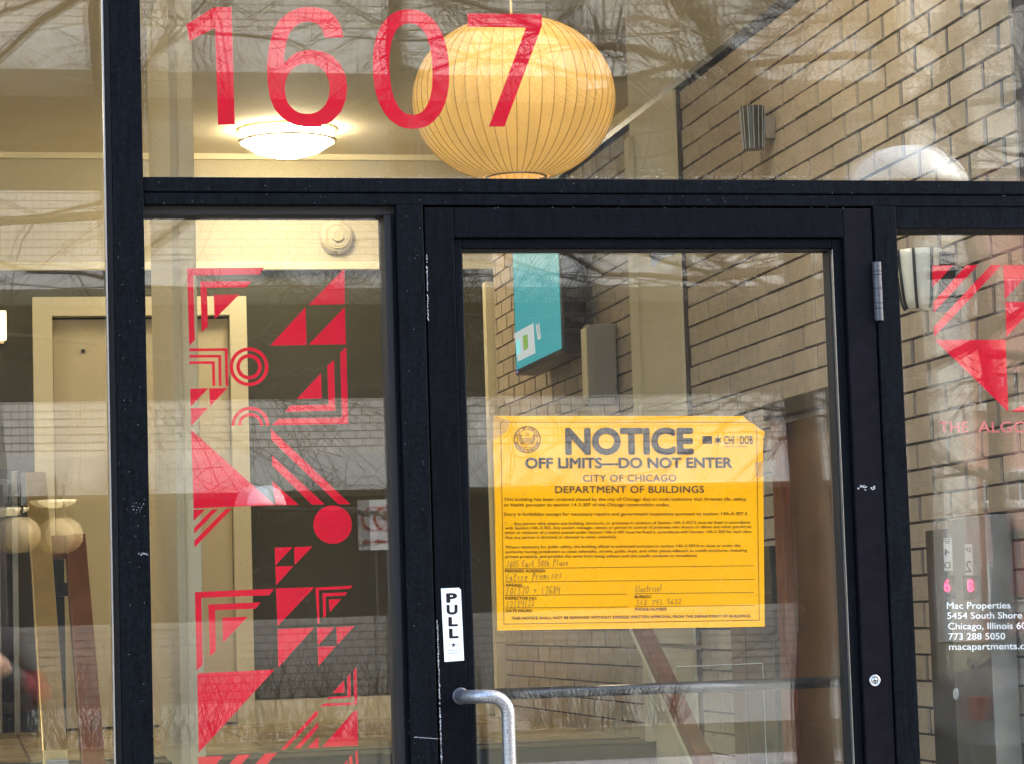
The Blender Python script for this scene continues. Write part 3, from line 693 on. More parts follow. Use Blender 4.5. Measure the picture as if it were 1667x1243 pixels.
# entrance door
ed = thing('entrance_door', 'dark aluminium and glass entrance door marked with the notice', 'door', ((xg+xr0)/2, 0, 0.15))
zd = Z_(1000, 337)
def dbx(nm, a, b, m=navy2, bv=0.002): return bx(nm, m, a, b, ed, bevel=bv)
xL1 = X_(745, 600); xLb = X_(759.5, 600); xR0 = X_(1382.5, 600); xRb = X_(1366, 600)
zr = Z_(1000, 385.5); zb = Z_(1000, 401.5)
dbx('lock_stile', (xg, FY, 0.16), (xL1, 0.04, zd))
dbx('hinge_stile', (xR0, FY, 0.16), (xr0, 0.04, zd), plum)
dbx('top_rail', (xL1+0.0006, FY+0.0005, zr), (xR0-0.0006, 0.04, zd))
dbx('bottom_rail', (xL1+0.0006, FY+0.0005, 0.16), (xR0-0.0006, 0.04, 0.42))
dbx('glazing_bead', (xL1+0.0005, FY+0.012, 0.4205), (xLb, 0.03, zr-0.0005), navy, 0.003)
dbx('glazing_bead', (xRb, FY+0.012, 0.4205), (xR0-0.0005, 0.03, zr-0.0005), navy, 0.003)
dbx('glazing_bead', (xLb+0.0005, FY+0.012, zb), (xRb-0.0005, 0.03, zr-0.0005), navy, 0.003)
dbx('gasket', (xLb+0.0003, FY+0.025, 0.43), (xLb+0.003, 0.02, zb-0.0005), black, 0)
dbx('gasket', (xRb-0.0035, FY+0.025, 0.43), (xRb-0.0004, 0.02, zb-0.0005), black, 0)
dbx('gasket', (xLb+0.0032, FY+0.025, zb-0.003), (xRb-0.0037, 0.02, zb-0.0004), black, 0)
dbx('bright_bead_edge', (xRb-0.0012, FY+0.010, 0.43), (xRb-0.0002, FY+0.0245, zb-0.004), silver, 0)
# hinge
hx = X_(1427, 475); hz0, hz1 = Z_(1427, 522), Z_(1427, 426)
hg = sub('hinge', ed)
mbz = hz0
for k, fr_ in enumerate((0.0, 0.21, 0.30, 0.55, 0.78, 0.84)):
    nx = (0.21, 0.30, 0.55, 0.78, 0.84, 1.0)[k]
    MB().lathe([(0, 0), (0.0085, 0), (0.0085, (hz1-hz0)*(nx-fr_)-0.0012), (0, (hz1-hz0)*(nx-fr_)-0.0012)], (hx, FY-0.008, hz0+(hz1-hz0)*fr_), 16).build('knuckle', hinge_m, hg, smooth=False)
bx('plate', hinge_m, (hx-0.009, FY-0.006, hz0+0.001), (hx+0.008, FY-0.0002-0.004, hz1-0.001), hg, bevel=0.0005)
# round screw / lock bolt
q = onY(1423, 1107, FY)
lk = sub('bolt', ed)
MB().lathe([(0, -0.003), (0.006, -0.0035), (0.0062, -0.0015), (0.0085, -0.0015), (0.0095, -0.005), (0.0115, -0.004), (0.0120, 0)], (q[0], FY, q[2]), 28, 'y').build('washer', silver, lk, smooth=True)
bx('slot', blackm, (q[0]-0.0045, FY-0.0042, q[2]-0.0009), (q[0]+0.0045, FY-0.0030, q[2]+0.0009), lk); bx('slot', blackm, (q[0]-0.0009, FY-0.0043, q[2]-0.0045), (q[0]+0.0009, FY-0.0031, q[2]+0.0045), lk)
# pull handle
h0 = onY(752, 1134, FY); y2 = FY-0.075
c1 = onY(795, 1131, y2)
ph_ = sub('pull_handle', ed)
xv = onY(828, 1200, y2)[0]
ztop_ = onY(790, 1134, y2)[2]
pts = [(h0[0]-0.004, FY+0.002, h0[2]+0.002), (h0[0]+0.004, FY-0.035, ztop_), (h0[0]+0.018, FY-0.058, ztop_+0.001)]
Rb = 0.036
pts.append((xv-Rb-0.006, y2, ztop_+0.001))
for i in range(1, 9):
    a = math.pi/2*i/8
    pts.append((xv-Rb+Rb*math.sin(a), y2, ztop_+0.001-Rb+Rb*math.cos(a)))
pts += [(xv, y2, ztop_-0.14), (xv, y2, 0.98)]
for i in range(1, 9):
    a = math.pi/2*i/8
    pts.append((xv-Rb+Rb*math.cos(a), y2, 0.98-Rb*math.sin(a)))
pts += [(h0[0]+0.02, y2, 0.98-Rb), (h0[0], FY-0.03, 0.98-Rb), (h0[0]-0.004, FY+0.002, 0.98-Rb)]
hr = onY(838, 1200, y2)[0]-onY(818, 1200, y2)[0]
MB().tube(pts, hr*0.5+0.0012, 24).build('tube', handle_m, ph_, smooth=True)
MB().lathe([(0.0155, 0.001), (0.0165, -0.002), (0.014, -0.004), (0.012, -0.004)], (h0[0]-0.003, FY-0.0, h0[2]+0.002), 28, 'y').build('collar', hinge_m, ph_)
# push bar inside
pb_ = sub('push_bar', ed)
A = onY(775, 1130.5, 0.085); B = onY(1385, 1110, 0.085)
hb = 0.0125
MB().tube([(xL1-0.01, 0.085, A[2]), (xR0+0.01, 0.085, A[2]-0.001)], 0.0118, 20).build('tube', barm, pb_, smooth=True)
bx('end_bracket', barm, (xL1-0.03, 0.041, A[2]-0.02), (xL1-0.008, 0.10, A[2]+0.02), pb_, bevel=0.003)
bx('end_bracket', barm, (xR0+0.008, 0.041, A[2]-0.02), (xR0+0.03, 0.10, A[2]+0.02), pb_, bevel=0.003)

# ================================================================== glass
ga = glass_mat('outer_window_glass', 0.077, (0.985, 0.995, 0.98), 0.022, 0.006)
gb = glass_mat('inner_window_glass', 0.060, (0.985, 0.995, 0.98), 0.03, 0.004, 2.3)
def pane(nm, label, x0, x1, z0, z1, rot):
    t = thing(nm, label, 'window', ((x0+x1)/2, 0, z0))
    cx_, cz_ = (x0+x1)/2, (z0+z1)/2
    MB().add([(x0, 0, z0), (x1, 0, z0), (x1, 0, z1), (x0, 0, z1)], [(0, 1, 2, 3)]).build('outer_sheet', ga, t)
    a = rad(rot); d = (x1-x0)/2
    MB().add([(x0, 0.008-d*math.sin(a), z0), (x1, 0.008+d*math.sin(a), z0), (x1, 0.008+d*math.sin(a), z1), (x0, 0.008-d*math.sin(a), z1)], [(0, 1, 2, 3)]).build('inner_sheet', gb, t)
pane('window_pane', 'tall left window pane beyond the navy mullion', -1.35, xm0+0.002, 0.2, TOP, 0.10)
bx('left_end_mullion', navy, (-1.42, FY, 0.2), (-1.352, BY, TOP), sf, bevel=0.002)
pane('window_pane', 'window pane at the far left outside the picture', -3.22, -1.42, 0.2, TOP, 0.1)
pane('transom_pane', 'wide pane above the door carrying the red house number', xm1-0.002, 4.12, zt1-0.004, TOP, 0.10)
pane('sidelight_pane', 'narrow pane left of the door covered with the red pattern', xm1-0.002, X_(636, 600), 0.2, Z_(400, 345)+0.004, 0.17)
pane('door_pane', 'glass of the entrance door behind which the orange notice hangs', xLb-0.001, xRb+0.001, 0.42, zb+0.003, 0.05)
pane('sidelight_pane', 'right pane with white contact lettering', xr1-0.002, 4.12, 0.2, Z_(1560, 371)+0.003, 0.14)

# ================================================================== red numerals 1607
DY = 0.016
def px2(P, ox, oy, sc, Y=DY): 
    out = []
    for x, y in P:
        w = onY(ox+x/sc, oy+y/sc, Y); out.append((w[0], w[2]))
    return out
def ell(cx, cy, rx, ry, n=56, shear=0.0, p=2.0):
    out = []
    for i in range(n):
        a = 2*math.pi*i/n; ca, sa_ = math.cos(a), math.sin(a)
        x = rx*math.copysign(abs(ca)**(2/p), ca); y = ry*math.copysign(abs(sa_)**(2/p), sa_)
        out.append((cx+x+shear*y, cy+y))
    return out
def smooth(P, it=2):
    for _ in range(it):
        Q = []
        for i in range(len(P)):
            a, b = P[i], P[(i+1) % len(P)]
            Q += [(a[0]*0.75+b[0]*0.25, a[1]*0.75+b[1]*0.25), (a[0]*0.25+b[0]*0.75, a[1]*0.25+b[1]*0.75)]
        P = Q
    return P
nm_ = thing('house_number', 'large red vinyl house number 1607 on the pane above the door', 'number', tuple(onY(600, 205, DY)))
c1_ = (230, 0, 1667/410); c2_ = (555, 0, 2.959)
curve_mesh('digit', [px2([(295,158),(470,50),(500,43),(595,43),(617,820),(506,822),(486,182),(318,268)], *c1_)], DY, red, nm_)
six = [(1335,245),(1326,190),(1306,140),(1275,98),(1230,66),(1175,48),(1105,42),(1035,50),(970,80),(910,130),(868,205),(842,310),(830,430),(834,545),(850,645),(882,720),(932,778),(1005,822),(1090,838),(1180,834),(1260,800),(1320,735),(1352,655),(1362,575),(1350,495),(1316,420),(1262,365),(1192,335),(1115,325),(1045,336),(992,364),(943,415),(946,355),(956,285),(978,218),(1015,170),(1062,146),(1110,140),(1158,152),(1192,185),(1212,245)]
curve_mesh('digit', [px2([six[0]]+smooth(six[1:-1], 0)+[six[-1]], *c1_), px2(ell(1096,584,148,166,p=2.15), *c1_)], DY, red, nm_)
curve_mesh('digit', [px2(ell(336,330,184,288,p=2.25,shear=0.035), *c2_), px2(ell(336,330,103,220,p=2.35,shear=0.035), *c2_)], DY, red, nm_)
curve_mesh('digit', [px2([(608,62),(965,65),(967,122),(786,607),(711,607),(890,130),(609,126)], *c2_)], DY, red, nm_)

# ================================================================== red geometric pattern, left pane
dec = thing('window_pattern', 'red vinyl pattern of triangles, rings and stripes on the left sidelight', 'window decal', tuple(onY(430, 1243, DY)))
cA = (290, 420, 4.439); cB = (290, 690, 4.387); cC = (290, 940, 4.103)
def D(nm, P, cr, par=dec): return curve_mesh(nm, [px2(P, *cr)], DY, red, par)
D('angle_band', [(62,70),(620,66),(585,115),(106,122),(118,588),(78,632)], cA)
D('angle_band', [(157,165),(528,165),(490,208),(205,212),(213,488),(170,535)], cA)
D('triangle', [(255,262),(440,260),(262,438)], cA)
D('triangle', [(1200,70),(1202,330),(940,336)], cA); D('triangle', [(918,352),(926,625),(662,630)], cA); D('triangle', [(1202,350),(1210,620),(942,623)], cA)
D('angle_band', [(1212,640),(1228,1195),(675,1205),(722,1158),(1182,1148),(1168,682)], cA)
D('angle_band', [(1124,732),(1133,1100),(770,1108),(808,1062),(1084,1055),(1076,775)], cA)
D('triangle', [(1030,828),(1036,1010),(855,1014)], cA)
D('corner_band', [(78,650),(355,648),(360,920),(340,922),(335,668),(78,670)], cA)
D('corner_band', [(78,697),(308,696),(312,922),(292,922),(288,716),(78,716)], cA)
D('corner_band', [(78,742),(262,742),(266,922),(246,922),(242,762),(78,762)], cA)
for R0, R1 in ((140, 115), (92, 66)): curve_mesh('ring', [px2(ell(510,782,R0,R0), *cA), px2(ell(510,782,R1,R1), *cA)], DY, red, dec)
D('triangle', [(85,940),(215,938),(88,1072)], cA); D('triangle', [(222,938),(355,936),(228,1068)], cA); D('triangle', [(90,1082),(215,1078),(92,1210)], cA)
for R0, R1 in ((137, 112), (92, 68)):
    arc = [(520+R0*math.cos(a), 1207-R0*math.sin(a)) for a in np.linspace(0, math.pi, 26)]+[(520+R1*math.cos(a), 1207-R1*math.sin(a)) for a in np.linspace(math.pi, 0, 26)]
    D('half_ring', arc, cA)
D('large_triangle', [(90,38),(690,577),(108,600)], cB)
D('stripe', [(660,32),(1228,570),(1145,572),(664,110)], cB); D('stripe', [(668,222),(1045,572),(955,574),(670,295)], cB); D('triangle', [(670,405),(858,575),(694,577)], cB)
D('triangle', [(108,610),(190,608),(108,690)], cB); D('stripe', [(240,608),(282,606),(112,782),(112,740)], cB); D('stripe', [(338,605),(380,604),(114,880),(114,832)], cB)
D('disc', ell(1101,716,137,137), cB)
D('triangle', [(688,880),(815,877),(692,1008)], cB); D('triangle', [(827,877),(958,872),(830,1004)], cB); D('triangle', [(692,1014),(822,1012),(697,1150)], cB)
D('angle_band', [(110,95),(640,72),(605,116),(153,133),(162,580),(122,618)], cC); D('angle_band', [(200,178),(550,162),(515,206),(245,215),(250,485),(210,528)], cC)
D('triangle', [(292,265),(465,258),(298,432)], cC); D('triangle', [(652,70),(908,62),(662,322)], cC)
D('angle_band', [(915,65),(1165,50),(1148,72),(938,82),(943,300),(930,305)], cC); D('angle_band', [(962,102),(1130,95),(1112,118),(983,124),(986,250),(968,270)], cC)
D('triangle', [(1003,145),(1088,140),(1012,228)], cC); D('triangle', [(662,342),(905,332),(667,598)], cC)
D('triangle', [(925,332),(1042,330),(932,452)], cC); D('triangle', [(1055,328),(1175,322),(1060,448)], cC); D('triangle', [(930,460),(1050,456),(936,588)], cC)
D('large_triangle', [(135,636),(642,612),(135,1168),(125,650)], cC)
D('angle_band', [(1188,598),(1195,846),(945,860),(970,838),(1173,832),(1170,615)], cC); D('angle_band', [(1148,640),(1152,800),(985,812),(1010,795),(1130,788),(1128,660)], cC); D('triangle', [(1106,685),(1110,765),(1028,768)], cC)
D('stripe', [(920,888),(932,888),(932,912),(715,1145),(685,1147)], cC); D('stripe', [(933,965),(934,1000),(812,1138),(775,1140)], cC); D('triangle', [(935,1060),(937,1135),(860,1138)], cC)
D('triangle', [(1195,887),(1200,1120),(958,1130),(1175,887)], cC)
D('stripe', [(130,1195),(300,1190),(200,1300),(135,1300)], cC); D('stripe', [(395,1183),(482,1178),(370,1300),(290,1300)], cC); D('stripe', [(580,1172),(660,1168),(540,1300),(460,1300)], cC)
D('angle_band', [(1195,1150),(1208,1300),(1188,1300),(1180,1160)], cC); D('angle_band', [(1160,1185),(1167,1300),(1146,1300),(1140,1195)], cC); D('angle_band', [(1128,1215),(1132,1300),(1060,1300)], cC)

dec2 = thing('window_pattern', 'red vinyl stripes and triangles on the right pane above the words', 'window decal', tuple(onY(1600, 700, DY)))
cD = (1440, 370, 3.767)
D('triangle', [(290,230),(420,229),(292,365)], cD, dec2); D('stripe', [(500,228),(572,228),(298,522),(296,458)], cD, dec2); D('stripe', [(650,228),(716,228),(300,672),(300,605)], cD, dec2)
D('triangle', [(724,228),(930,228),(737,437)], cD, dec2); D('triangle', [(738,455),(945,453),(746,668)], cD, dec2); D('large_triangle', [(305,688),(740,686),(758,1130)], cD, dec2)
D('stripe', [(770,1128),(830,1092),(960,1090),(960,1125)], cD, dec2); D('triangle', [(850,1045),(960,940),(960,1042)], cD, dec2)
redt = mat('thin_red_vinyl', (0.62, 0.10, 0.11), rough=0.5)
wl = thing('red_lettering', 'red capital letters beneath the pattern on the right pane', 'lettering', tuple(onY(1600, 704, DY)))
text('THE', onY(1529, 703, DY), onY(1576, 703, DY), 0.0225, redt, wl, bold=0.006)
text('ALGO', onY(1592, 703, DY), onY(1672, 703, DY), 0.0225, redt, wl, bold=0.006)
wt = thing('contact_lettering', 'five lines of white contact lettering low on the right pane', 'lettering', tuple(onY(1600, 1058, DY)))
cE = (1440, 960, 4.392)
def E_(x, y): return onY(cE[0]+x/cE[2], cE[1]+y/cE[2], DY)
for s_t, x0, x1, yb, sl_ in (('Mac Properties', 443, 898, 133, 4), ('5454 South Shore', 446, 980, 205, 4), ('Chicago, Illinois 60', 452, 1010, 280, 4), ('773 288 5050', 455, 860, 354, 4), ('macapartments.com', 459, 1100, 427, 6)):
    text(s_t, E_(x0, yb), E_(x1, yb-sl_*(x1-x0)/500), 0.0130, white_v, wt, bold=0.008)

# ================================================================== the notice
NY = 0.0115+0.004
nc = (795, 665, 3.3587)
def N_(x, y): return onY(nc[0]+x/nc[2], nc[1]+y/nc[2], NY)
no = thing('notice', 'orange yellow off limits notice with torn corner taped inside the door glass', 'notice', tuple(N_(770, 1200)))
outl = [(27,37),(1394,38),(1402,52),(1425,66),(1452,84),(1470,100),(1492,114),(1503,118),(1509,128),(1506,150),(1498,162),(1504,175),(1500,205),(1502,420),(1505,800),(1509,1190),(900,1199),(400,1206),(47,1212),(40,900),(33,500),(24,180)]
NYp = NY+0.0012
curve_mesh('sheet', [[(onY(nc[0]+x/nc[2], nc[1]+y/nc[2], NYp)[0], onY(nc[0]+x/nc[2], nc[1]+y/nc[2], NYp)[2]) for x, y in outl]], NYp, paper, no, th=0.0003)
SC = np.linalg.norm(N_(100, 500)-N_(200, 500))/100
def T(s, x0, y0, x1, y1, cap, b=0.0, m=inkb, sp=1.0): return text(s, N_(x0, y0), N_(x1, y1), cap*SC, m, no, bold=b, spacing=sp, lift=0.0)
T('NOTICE', 420, 243, 1122, 241, 130, 0.045, ink)
T('OFF LIMITS\u2014DO NOT ENTER', 200, 323, 1333, 320, 53, 0.035, ink)
T('CITY OF CHICAGO', 516, 397, 1027, 395, 36, 0.012, mat('dark_brown_print', (0.03, 0.010, 0.010), rough=0.5), 1.08)
T('DEPARTMENT OF BUILDINGS', 365, 459, 1178, 457, 36, 0.012, MATS['dark_brown_print'], 1.06)
for s_t, x0, y0, x1, y1, cp in (
 ('This building has been ordered closed by the city of Chicago due to code violations that threaten life, safety,', 84, 502, 1412, 500, 16.5),
 ('or health pursuant to section 14-3-307 of the Chicago construction codes.', 84, 532, 990, 531, 16.5),
 ('Entry is forbidden except for necessary repairs and government inspections pursuant to section 14A-4-307.3.', 85, 583, 1420, 580, 16.5),
 ('\u201c. . . Any person who enters any building, structure, or premises in violation of Section 14A-3-307.3 must be fined in accordance', 88, 634, 1430, 626, 14.5),
 ('with Section 14A-3-302. Any owner, manager, tenant or person in control of premises who directs or allows any other person to', 90, 658, 1434, 650, 14.5),
 ('enter in violation of a notice posted under Section 14A-3-307 must be fined in accordance with Section 14A-3-302 for each time', 90, 683, 1437, 677, 14.5),
 ('that any person is directed or allowed to enter unlawfully.', 90, 709, 703, 706, 14.5),
 ('Where necessary for public safety, the building official is authorized pursuant to section 14A-3-307.4 to close or order the', 92, 762, 1376, 753, 14.5),
 ('authority having jurisdiction to close sidewalks, streets, public ways, and other places adjacent to unsafe structures, including', 92, 788, 1412, 779, 14.5),
 ('private property, and prohibit the same from being utilized until the unsafe condition is remediated.', 92, 814, 1142, 808, 14.5)):
    T(s_t, x0, y0, x1, y1, cp, 0.006)
for s_t, x0, y0, x1, y1 in (('PREMISES ADDRESS', 90, 893, 309, 892), ('AREA(S)', 92, 970, 184, 970), ('INSPECTOR NO.', 92, 1042, 265, 1041), ('BUREAU', 799, 1034, 888, 1033),
                            ('DATE ISSUED', 94, 1111, 238, 1110), ('PHONE NUMBER', 800, 1103, 976, 1101)):
    T(s_t, x0, y0, x1, y1, 14, 0.02)
T('THIS NOTICE SHALL NOT BE REMOVED WITHOUT EXPRESS WRITTEN APPROVAL FROM THE DEPARTMENT OF BUILDINGS.', 126, 1151, 1436, 1138, 14, 0.022)
def strokes(name, polys, w, m, par, closed=False, P=N_):
    mb = MB()
    for pl_ in polys:
        for (a, b) in zip(pl_[:-1], pl_[1:]):
            d = np.array([b[0]-a[0], b[1]-a[1]], float); L_ = np.linalg.norm(d)
            if L_ < 1e-6: continue
            d /= L_; nrm = np.array([-d[1], d[0]])*w/2; a2 = np.array(a)-d*w*0.3; b2_ = np.array(b)+d*w*0.3
            mb.add([P(*(a2+nrm)), P(*(b2_+nrm)), P(*(b2_-nrm)), P(*(a2-nrm))], [(0, 1, 2, 3)])
    return mb.build(name, m, par)
strokes('border', [[(1440, 72), (66, 72), (75, 600), (84, 1176), (1480, 1155), (1472, 600), (1466, 102)]], 2.6, inkb, no)
strokes('ruled_lines', [[(90, 873), (1449, 857)], [(90, 946), (1449, 932)], [(90, 1020), (757, 1012)], [(797, 1010), (1449, 1003)], [(95, 1088), (760, 1082)], [(800, 1081), (1451, 1074)]], 2.4, inkb, no)
# emblem row
MB().add([N_(1170, 148), N_(1222, 148), N_(1222, 190), N_(1170, 190)], [(0, 1, 2, 3)]).build('square_mark', ink, no)
star = [(1254+(27 if i % 2 == 0 else 9)*math.sin(math.pi*i/6), 170-(30 if i % 2 == 0 else 10)*math.cos(math.pi*i/6)) for i in range(12)]
MB().add([N_(*q_) for q_ in star]+[N_(1254, 170)], [(i, (i+1) % 12, 12) for i in range(12)]).build('star_mark', ink, no)
T('CHI', 1287, 191, 1343, 191, 42, 0.02, ink); T('DOB', 1375, 191, 1445, 190, 42, 0.02, ink); T('Department of Buildings', 1286, 209, 1415, 208, 8, 0.0, inkb)
strokes('divider', [[(1360, 145), (1360, 193)]], 1.6, inkb, no)
cx0, cy0 = 211, 167
circ = lambda r_, n_=48: [(cx0+r_*math.cos(2*math.pi*i/n_), cy0+r_*math.sin(2*math.pi*i/n_)) for i in range(n_+1)]
seal = [circ(73), circ(70), circ(54)]
for sx in (-1, 1):
    for k in range(9):
        a = k*0.24
        x = cx0+sx*(26+10*math.cos(a)); y = cy0-22+k*6
        seal.append([(x, y), (x+sx*8, y-6)]); seal.append([(x, y), (x-sx*5, y-7)])
    seal.append([(cx0+sx*38, cy0-26), (cx0+sx*44, cy0), (cx0+sx*30, cy0+30)])
seal += [[(cx0-20, cy0-8), (cx0+20, cy0-8), (cx0+20, cy0+16), (cx0, cy0+32), (cx0-20, cy0+16), (cx0-20, cy0-8)]]+[[(cx0-12+6*i, cy0-4), (cx0-12+6*i, cy0+18)] for i in range(5)]
seal += [[(cx0-10, cy0-30), (cx0-4, cy0-36), (cx0+6, cy0-34), (cx0+10, cy0-26), (cx0, cy0-20), (cx0-10, cy0-24)], [(cx0-34, cy0+38), (cx0-12, cy0+44), (cx0+12, cy0+44), (cx0+34, cy0+38)]]
strokes('seal', seal, 2.2, inkb, no)
def arc_text(s_, r_, a0, a1, cap, flip=False):
    for i, ch in enumerate(s_):
        if ch == ' ': continue
        a = rad(a0+(a1-a0)*i/(len(s_)-1)); w_ = cap*0.8
        c_ = np.array([cx0+r_*math.cos(a), cy0-r_*math.sin(a)]); tan = np.array([math.sin(a), math.cos(a)]) if not flip else np.array([-math.sin(a), -math.cos(a)])
        A_ = N_(*(c_-tan*w_/2)); B_ = N_(*(c_+tan*w_/2))
        a_v, fs = text_raw(ch, 0.02); x0, x1 = a_v[:, 0].min(), a_v[:, 0].max(); d = (B_-A_); Lw = np.linalg.norm(d); d = d/Lw
        rdir = N_(*(c_+np.array([math.cos(a), -math.sin(a)])))-N_(*c_); rdir /= np.linalg.norm(rdir)
        if flip: rdir = -rdir
        V = A_+np.outer((a_v[:, 0]-x0)/max(x1-x0, 0.2)*Lw, d)+np.outer(a_v[:, 1]/0.73*cap*SC, rdir)
        arcs.append((V, fs))
arcs = []
arc_text('CITY OF CHICAGO', 57, 165, 15, 11); arc_text('INCORPORATED 4TH MARCH 1837', 66, 195, 345, 9, True)
mb = MB()
for V, fs in arcs: mb.add(V, fs)
mb.build('seal_lettering', inkb, no)
# handwriting in ballpoint: single stroke letters in a unit box
H = {'0': [[(.5,1),(.15,.7),(.15,.3),(.45,0),(.8,.3),(.8,.75),(.5,1)]], '1': [[(.4,1),(.42,0)]], '2': [[(.1,.8),(.4,1),(.75,.8),(.6,.45),(.1,0),(.9,.08)]],
     '3': [[(.1,.95),(.7,.95),(.35,.6),(.75,.4),(.6,.05),(.1,.02)]], '4': [[(.15,1),(.15,.5),(.8,.55)],[(.75,1),(.75,-.1)]], '5': [[(.8,1),(.25,1),(.2,.6),(.6,.6),(.8,.3),(.5,0),(.1,.05)]],
     '6': [[(.7,1),(.2,.55),(.2,.1),(.6,0),(.75,.3),(.45,.45),(.2,.3)]], '7': [[(.1,.95),(.8,.95),(.45,-.1)]], '8': [[(.5,.5),(.15,.8),(.5,1),(.8,.8),(.5,.5),(.15,.2),(.5,0),(.85,.2),(.5,.5)]],
     'E': [[(.8,1),(.2,.95),(.2,.02),(.85,.05)],[(.2,.5),(.65,.55)]], 'P': [[(.2,-.15),(.25,1),(.75,.9),(.7,.55),(.25,.5)]], 'a': [[(.75,.5),(.4,.6),(.15,.3),(.35,0),(.7,.2),(.75,.5),(.8,0)]],
     's': [[(.75,.6),(.3,.5),(.7,.2),(.15,.0)]], 't': [[(.45,1),(.45,0),(.75,.05)],[(.1,.6),(.8,.62)]], 'h': [[(.2,1),(.2,0)],[(.2,.35),(.5,.55),(.7,.3),(.75,0)]], 'l': [[(.4,1.05),(.4,.0)]],
     'c': [[(.75,.5),(.35,.55),(.15,.25),(.4,0),(.8,.1)]], 'e': [[(.15,.3),(.75,.35),(.5,.6),(.15,.35),(.35,0),(.85,.1)]], 'n': [[(.15,.55),(.2,0)],[(.2,.35),(.5,.6),(.75,0)]], 'i': [[(.4,.5),(.42,0)]],
     'r': [[(.2,.55),(.25,0)],[(.25,.4),(.75,.55)]], 'm': [[(.1,.55),(.12,0)],[(.12,.4),(.35,.55),(.45,0)],[(.45,.4),(.7,.55),(.85,0)]], '+': [[(.1,.5),(.9,.5)],[(.45,.8),(.5,.15)]], '/': [[(.5,1.1),(.45,-.3)]], ' ': []}
def hand(s_, x0, y0, x1, y1, h):
    n_ = len(s_); out = []; rnd = random.Random(len(s_)*7+int(x0))
    for i, ch in enumerate(s_):
        cx_ = x0+(x1-x0)*i/n_; w_ = (x1-x0)/n_*0.92; by = y0+(y1-y0)*i/n_+rnd.uniform(-1.5, 1.5); k = rnd.uniform(0.88, 1.12)
        for st_ in H.get(ch, []):
            pts_ = [(cx_+u*w_+0.12*v*h, by-v*h*k) for u, v in st_]
            if len(pts_) > 3: # round the corners
                q_ = [pts_[0]]
                for a, b in zip(pts_[:-1], pts_[1:]): q_ += [(a[0]*.75+b[0]*.25, a[1]*.75+b[1]*.25), (a[0]*.25+b[0]*.75, a[1]*.25+b[1]*.75)]
                q_.append(pts_[-1]); pts_ = q_
            out.append(pts_)
    return out
hw = hand('1605 East 50th Place', 97, 866, 436, 855, 34)+hand('Entire Premises', 92, 943, 402, 925, 42)+hand('101370 + 17684', 92, 1016, 392, 1008, 40)+hand('12/24/22', 95, 1088, 252, 1076, 36)+hand('Electrical', 800, 1001, 950, 994, 34)+hand('312 743 3622', 805, 1072, 1056, 1066, 27)
strokes('handwriting', hw, 2.2, pen, no)
# clear tape left of the notice, torn scrap at the top
tp = thing('tape_scrap', 'crumpled grey tape scrap at the top of the door glass', 'tape', tuple(onY(1080, 415, NY)))
P = [(232,120),(248,98),(455,98),(462,108),(415,135),(330,168),(292,188),(278,215),(247,213)]
curve_mesh('scrap', [px2(P, 1000, 380, 4.1425, NY)], NY, mat('grey_tape', (0.14, 0.145, 0.14), rough=0.25, metal=0.2, var=0.6, vscale=60, bump=1.0, bscale=80, col2=(0.30, 0.31, 0.31)), tp)

ctm = glass_mat('clear_tape', 0.05, (0.95, 0.94, 0.92), 0.9, 0.05, 60)
ct = thing('clear_tape', 'clear tape strip holding the upper left corner of the notice', 'tape', tuple(onY(790, 700, NY)))
curve_mesh('strip', [px2([(772,692),(790,680),(806,676),(830,684),(826,700),(806,714),(780,716)], 0, 0, 1, NY-0.0008)], NY-0.0008, ctm, ct, th=0.0001)
ct2 = thing('clear_tape', 'clear tape strip over the right edge of the notice near the torn corner', 'tape', tuple(onY(1245, 760, NY)))
curve_mesh('strip', [px2([(1228,752),(1262,748),(1264,772),(1230,776)], 0, 0, 1, NY-0.0008)], NY-0.0008, ctm, ct2, th=0.0001)

# pull sticker on the lock stile
pk = thing('pull_sticker', 'narrow white PULL sticker on the lock stile above the handle', 'sticker', tuple(onY(738, 1075, FY)))
cP = (715, 945, 8.58); SY = FY-0.0004
def P_(x, y): return onY(cP[0]+x/cP[2], cP[1]+y/cP[2], SY-0.0003)
curve_mesh('film', [px2([(20,105),(270,95),(298,122),(343,1110),(70,1130)], *cP, Y=SY)], SY, sticker, pk, th=0.0002)
def PT(s, x0, y0, x1, y1, cap, b=0.0, m=ink):
    sc = np.linalg.norm(P_(100, 500)-P_(100, 600))/100
    text(s, P_(x0, y0), P_(x1, y1), cap*sc, m, pk, bold=b, lift=0.0)
PT('P', 95, 298, 250, 292, 118, 0.05); PT('U', 100, 462, 255, 458, 120, 0.05); PT('L', 125, 628, 258, 624, 118, 0.05); PT('L', 135, 796, 268, 790, 122, 0.05)
PT('T', 125, 905, 155, 904, 24, 0.01); PT('CH', 225, 905, 268, 903, 24, 0.01); PT('STAR-TECH', 112, 980, 285, 974, 20, 0.01); PT('GLASS INC.', 112, 1020, 285, 1012, 20, 0.01); PT('(773) 745-0800', 102, 1064, 305, 1055, 22, 0.0, grey_line)
star = [P_(195+(42 if i % 2 == 0 else 15)*math.sin(math.pi*i/5), 895-(42 if i % 2 == 0 else 15)*math.cos(math.pi*i/5)) for i in range(10)]
MB().add(star+[P_(195, 895)], [(i, (i+1) % 10, 10) for i in range(10)]).build('star', ink, pk)
strokes('printed_frame', [[(42, 125), (268, 118), (322, 1090), (92, 1106), (42, 125)], [(75, 835), (300, 828)]], 3, grey_line, pk, P=P_)

